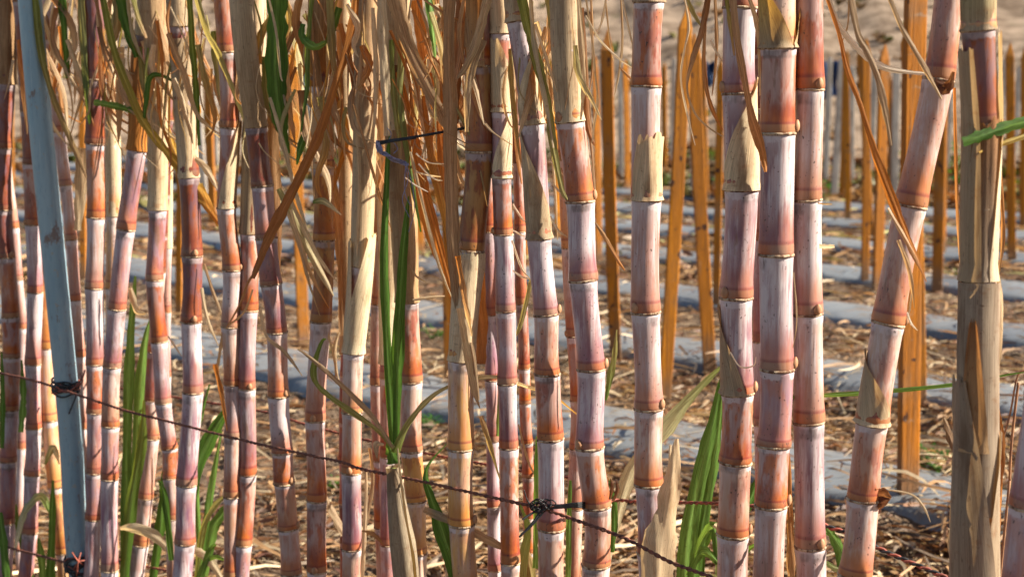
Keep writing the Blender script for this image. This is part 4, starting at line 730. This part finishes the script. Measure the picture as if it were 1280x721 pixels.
# ------------------------------------------------------------------ straw litter (uncountable)
rg = np.random.default_rng(4)
def litter(name, count, y0, y1, lmin, lmax, wmin, wmax, cols, label, on_bed=.10, lift=.03, power=1.6):
    V = []; Fc = []; A = []; U = []; made = 0
    while made < count:
        u = rg.random(); Y = (y0 ** (1 - power) + u * (y1 ** (1 - power) - y0 ** (1 - power))) ** (1 / (1 - power))
        X = rg.uniform(-.40, .40) * (Y + .8); d = bed_d(X, Y)
        if d < .27 and rg.random() > on_bed * (1 + 3 * (d / .27) ** 3): continue
        dens = mn.noise(Vector((X * 1.6, Y * 1.6, 2)))
        if dens < -.25 and rg.random() > .45: continue
        if X < -.3 and Y < 6 and rg.random() > .42: continue
        z0 = gz(X, Y) + (.055 if d < .27 else .004); a = rg.uniform(0, 6.28); L = rg.uniform(lmin, lmax); wd = rg.uniform(wmin, wmax); ca, sa = math.cos(a), math.sin(a)
        arch = rg.uniform(-.1, .55) * L * .5; tilt = rg.uniform(-.25, .35) * L; kx = rg.uniform(-.35, .35); li = rg.random() ** 2 * lift; roll = rg.uniform(-1.1, 1.1); cr, sr = math.cos(roll), math.sin(roll)
        ci = cols[rg.integers(len(cols))]; cc = np.array(COL[ci]) * rg.uniform(.6, 1.15); o = len(V); S_ = 5
        for i in range(S_):
            t = i / (S_ - 1) - .5; l = t * L; b = kx * L * (t * t * 4 - .5) * .5; z = z0 + li + arch * (1 - 4 * t * t) * .5 + tilt * (t + .5) * .5
            ww = wd * (1 - .7 * abs(t * 2) ** 2) * .5
            for sgn in (-1, 1):
                V.append((X + ca * l - sa * (b + sgn * ww * cr), Y + sa * l + ca * (b + sgn * ww * cr), z + sgn * ww * sr)); A.append((*cc, 1)); U.append(((sgn + 1) * .5, l * 4))
        for i in range(S_ - 1): Fc.append((o + 2 * i, o + 2 * i + 1, o + 2 * i + 3, o + 2 * i + 2))
        made += 1
    ob = meshobj(name, V, Fc, M['straw'], None, (0, 0, 0), U, ('tint', A)); setp(ob, label, 'straw', None, 'stuff')
litter('straw_litter', 26000, 2.6, 9.5, .035, .13, .004, .014, 'ttbbcntbcbDbT', 'brown and straw coloured dead leaf litter covering the soil between the plastic beds', .11)  # darkest strips are litter coloured to stand in for shadows between the leaves
litter('straw_chips', 16000, 2.6, 7.0, .012, .04, .004, .013, 'tbncnbtc', 'small pale straw chips and bark crumbs scattered on the bare soil', .12, .008, 2.0)
litter('long_straw', 1500, 3.0, 8.5, .16, .38, .005, .014, 'ctnCt', 'long pale dry cane leaves lying over the litter', .28, .05, 1.8)
litter('far_litter', 9000, 9.0, 24.0, .08, .26, .012, .035, 'tTbnbtDS', 'dead leaf litter on the far part of the field', .10, .06, 1.3)  # its darkest strips likewise put litter shadow into the colour

# scrub: uncountable dry and greenish tufts behind the beds and up the bank
def scrub():
    V = []; Fc = []; A = []; U = []
    for q in range(2600):
        Y = rg.uniform(13.5, 40) if rg.random() < .6 else rg.uniform(13.5, 24); X = rg.uniform(-.42, .42) * Y
        if mn.noise(Vector((X * .5, Y * .5, 6))) < -.08: continue
        z = gz(X, Y); cc = np.array(COL['BTSBAOg'[rg.integers(7)]]) * rg.uniform(.35, .9); hh = rg.uniform(.06, .22)
        for b in range(6):
            a = rg.uniform(0, 6.28); o = len(V); dx, dy = math.cos(a) * hh * .9, math.sin(a) * hh * .9; wx, wy = -dy * .22, dx * .22
            V.extend([(X - wx, Y - wy, z - .02), (X + wx, Y + wy, z - .02), (X + dx * .6 + wx, Y + dy * .6 + wy, z + hh * .8), (X + dx, Y + dy, z + hh * rg.uniform(.3, .9)), (X + dx * .6 - wx, Y + dy * .6 - wy, z + hh * .8)]); Fc.append((o, o + 1, o + 2, o + 3, o + 4))
            A.extend([(*cc, 1)] * 5); U.extend([(.5, .5)] * 5)
    setp(meshobj('dry_scrub', V, Fc, M['straw'], None, (0, 0, 0), U, ('tint', A), smooth=False), 'blurred dry scrub and grass tufts beyond the beds and on the bank', 'scrub', None, 'stuff')
scrub()

# weeds: small leafy plants
wr = random.Random(77)
def weed(px, py, size, lab, Yv=None):
    g = ground_at(px, py); g.z = gz(g.x, g.y); root = empty('weed', g); setp(root, lab, 'weed', 'small green weeds on the field')
    V = []; Fc = []; A = []; U = []
    for q in range(int(70)):
        a = wr.uniform(0, 6.28); r = size * wr.random() ** .6; h = size * wr.uniform(.02, .75) * (1 - .5 * r / size); c = g + Vector((math.cos(a) * r, math.sin(a) * r, h + .01)); l = size * wr.uniform(.16, .34)
        d = Vector((math.cos(a) + wr.uniform(-.6, .6), math.sin(a) + wr.uniform(-.6, .6), wr.uniform(-.2, .7))).normalized(); s = d.cross(Vector((0, 0, 1))).normalized() * l * .36; o = len(V)
        for p in (c, c + d * l * .45 + s, c + d * l, c + d * l * .45 - s): V.append(p); A.append((.05 * wr.uniform(.7, 1.5), .15 * wr.uniform(.7, 1.4), .025, 1)); U.append((.5, .5))
        Fc.append((o, o + 1, o + 2, o + 3))
    meshobj('foliage', V, Fc, M['leaf'], root, None, U, ('tint', A), smooth=False)
    V = []; Fc = []
    for q in range(5):
        a = wr.uniform(0, 6.28); v2, f2 = tube([g, g + Vector((math.cos(a), math.sin(a), .9)) * size * .5], .004, 5); o_ = len(V); V += v2; Fc += [tuple(o_ + z for z in f) for f in f2]
    meshobj('stem', V, Fc, M['leaf'], root, None, [(.5, .5)] * len(V), ('tint', (.1, .16, .04, 1)))
for px, py, sz, lab in ((1187, 235, .42, 'leafy green weed between the leaning and the wrapped stalk'), (1192, 205, .40, 'green weed farther back between the leaning and the wrapped stalk'), (1150, 240, .22, 'small green weed seen against the leaning stalk'),
    (1043, 245, .22, 'green weed just right of the three thick stalks'), (1032, 262, .14, 'tiny weed low beside the rightmost thick stalk'), (866, 236, .30, 'pale green weed right of the tall leaning stake'), (888, 205, .22, 'small weed between the crossing stakes'),
    (1162, 602, .09, 'small weed at the bed edge right of the nearest stake'), (1180, 610, .08, 'tiny weed patch beside the wrapped stalk foot'), (534, 545, .06, 'small green weed right of the young shoot'), (418, 610, .05, 'tiny weed on the bare soil left of the cream sheathed stalk'),
    (418, 450, .08, 'small weed beside the amber stalk'), (540, 430, .09, 'small weed in the litter left of an orange stake'), (1200, 350, .10, 'little weed patch behind the wrapped stalk'), (1275, 640, .06, 'small weed at the right edge of the photo'), (760, 215, .25, 'far green weed between upright stakes'), (1230, 325, .2, 'weed beyond the wrapped stalk')):
    weed(px, py, sz, lab)

# far end of the field: weathered posts, blue tarpaulin, pale sheeting rolls
def box(cx_, cy_, z0, wx, wy, h, jit=0):
    V = []; 
    for i in range(5):
        t = i / 4; 
        for a, b in ((-.5, -.42), (-.42, -.5), (.42, -.5), (.5, -.42), (.5, .42), (.42, .5), (-.42, .5), (-.5, .42)):
            k = .88 if i == 4 else 1; V.append((cx_ + a * wx * k + jit * t, cy_ + b * wy * k, z0 + (t * h if i < 4 else h)))
    for j in range(8): V[24 + j] = (V[24 + j][0], V[24 + j][1], z0 + h * .97)
    return V, grid_faces(5, 8, True) + [tuple(range(7, -1, -1)), tuple(range(32, 40))]
pr = random.Random(9)
for i, px in enumerate((70, 250, 268, 372, 520, 552, 748, 778, 794, 842, 872, 906, 1036, 1047, 1068, 1090, 1124, 1160, 1188, 1243, 1252, 1270)):
    Y = 17 + pr.uniform(-2, 3.5); p = at(px, 100, Y); h = at(0, pr.uniform(72, 98), Y).z; V, Fc = box(p.x, Y, 0, .05 + pr.random() * .035, .06, h, pr.uniform(-.06, .06))
    where = ['left of the pipe', 'left of the orange red stalk', 'behind the far stake by the orange red stalk', 'by the pointed stake left of the amber stalk', 'behind the hanging dead leaves', 'behind the black cord end', 'beside the bowed stalk', 'left of the lone whitish stalk', 'hidden by the lone whitish stalk', 'right of the lone whitish stalk', 'between the crossing stakes', 'left of the thick purple stalk', 'in front of the blue tarpaulin', 'right of the blue tarpaulin', 'between the slim stakes right of the tarpaulin', 'left of the pointed stake', 'left of the leaning stalk', 'behind the leaning stalk', 'right of the leaning stalk', 'right of the wrapped stalk', 'beside the stake right of the wrapped stalk', 'near the right edge of the photo'][i]
    setp(meshobj('fence_post', V, Fc, M['post'], None, (p.x, Y, 0), smooth=False), 'far blurred pale weathered post ' + where, 'post', 'pale posts at the far end of the field')
def sheet(name, px0, px1, py0, py1, Y, mat, label, cat):
    a, b = at(px0, py1, Y), at(px1, py0, Y); V = []; n, m = 14, 22
    for layer in (0, 1):
        for i in range(n):
            for j in range(m):
                u, t = j / (m - 1), i / (n - 1); V.append((a.x + (b.x - a.x) * u, Y + .07 * math.sin(u * 17) + .04 * math.sin(t * 5 + u * 6) + layer * .03, a.z + (b.z - a.z) * t + .02 * math.sin(u * 9)))
    Fc = grid_faces(n, m, False); Fc += [tuple(q + n * m for q in f[::-1]) for f in Fc]
    setp(meshobj(name, V, Fc, M[mat], None, (a.x, Y, 0)), label, cat)
sheet('tarpaulin', 1024, 1046, 78, 122, 20.2, 'blue', 'far dark blue tarpaulin hanging right of the three thick stalks', 'tarpaulin')
sheet('tarpaulin', 880, 893, 78, 108, 20.2, 'blue', 'far narrow blue grey tarpaulin left of the thick purple stalk', 'tarpaulin')
sheet('plastic_sheeting', 367, 386, 68, 150, 16, 'pale', 'far pale blue plastic sheeting hanging by the pointed stake left of the amber stalk', 'sheeting')
sheet('plastic_sheeting', 508, 518, 112, 136, 15, 'pale', 'small far light blue sheeting above the black cord', 'sheeting')
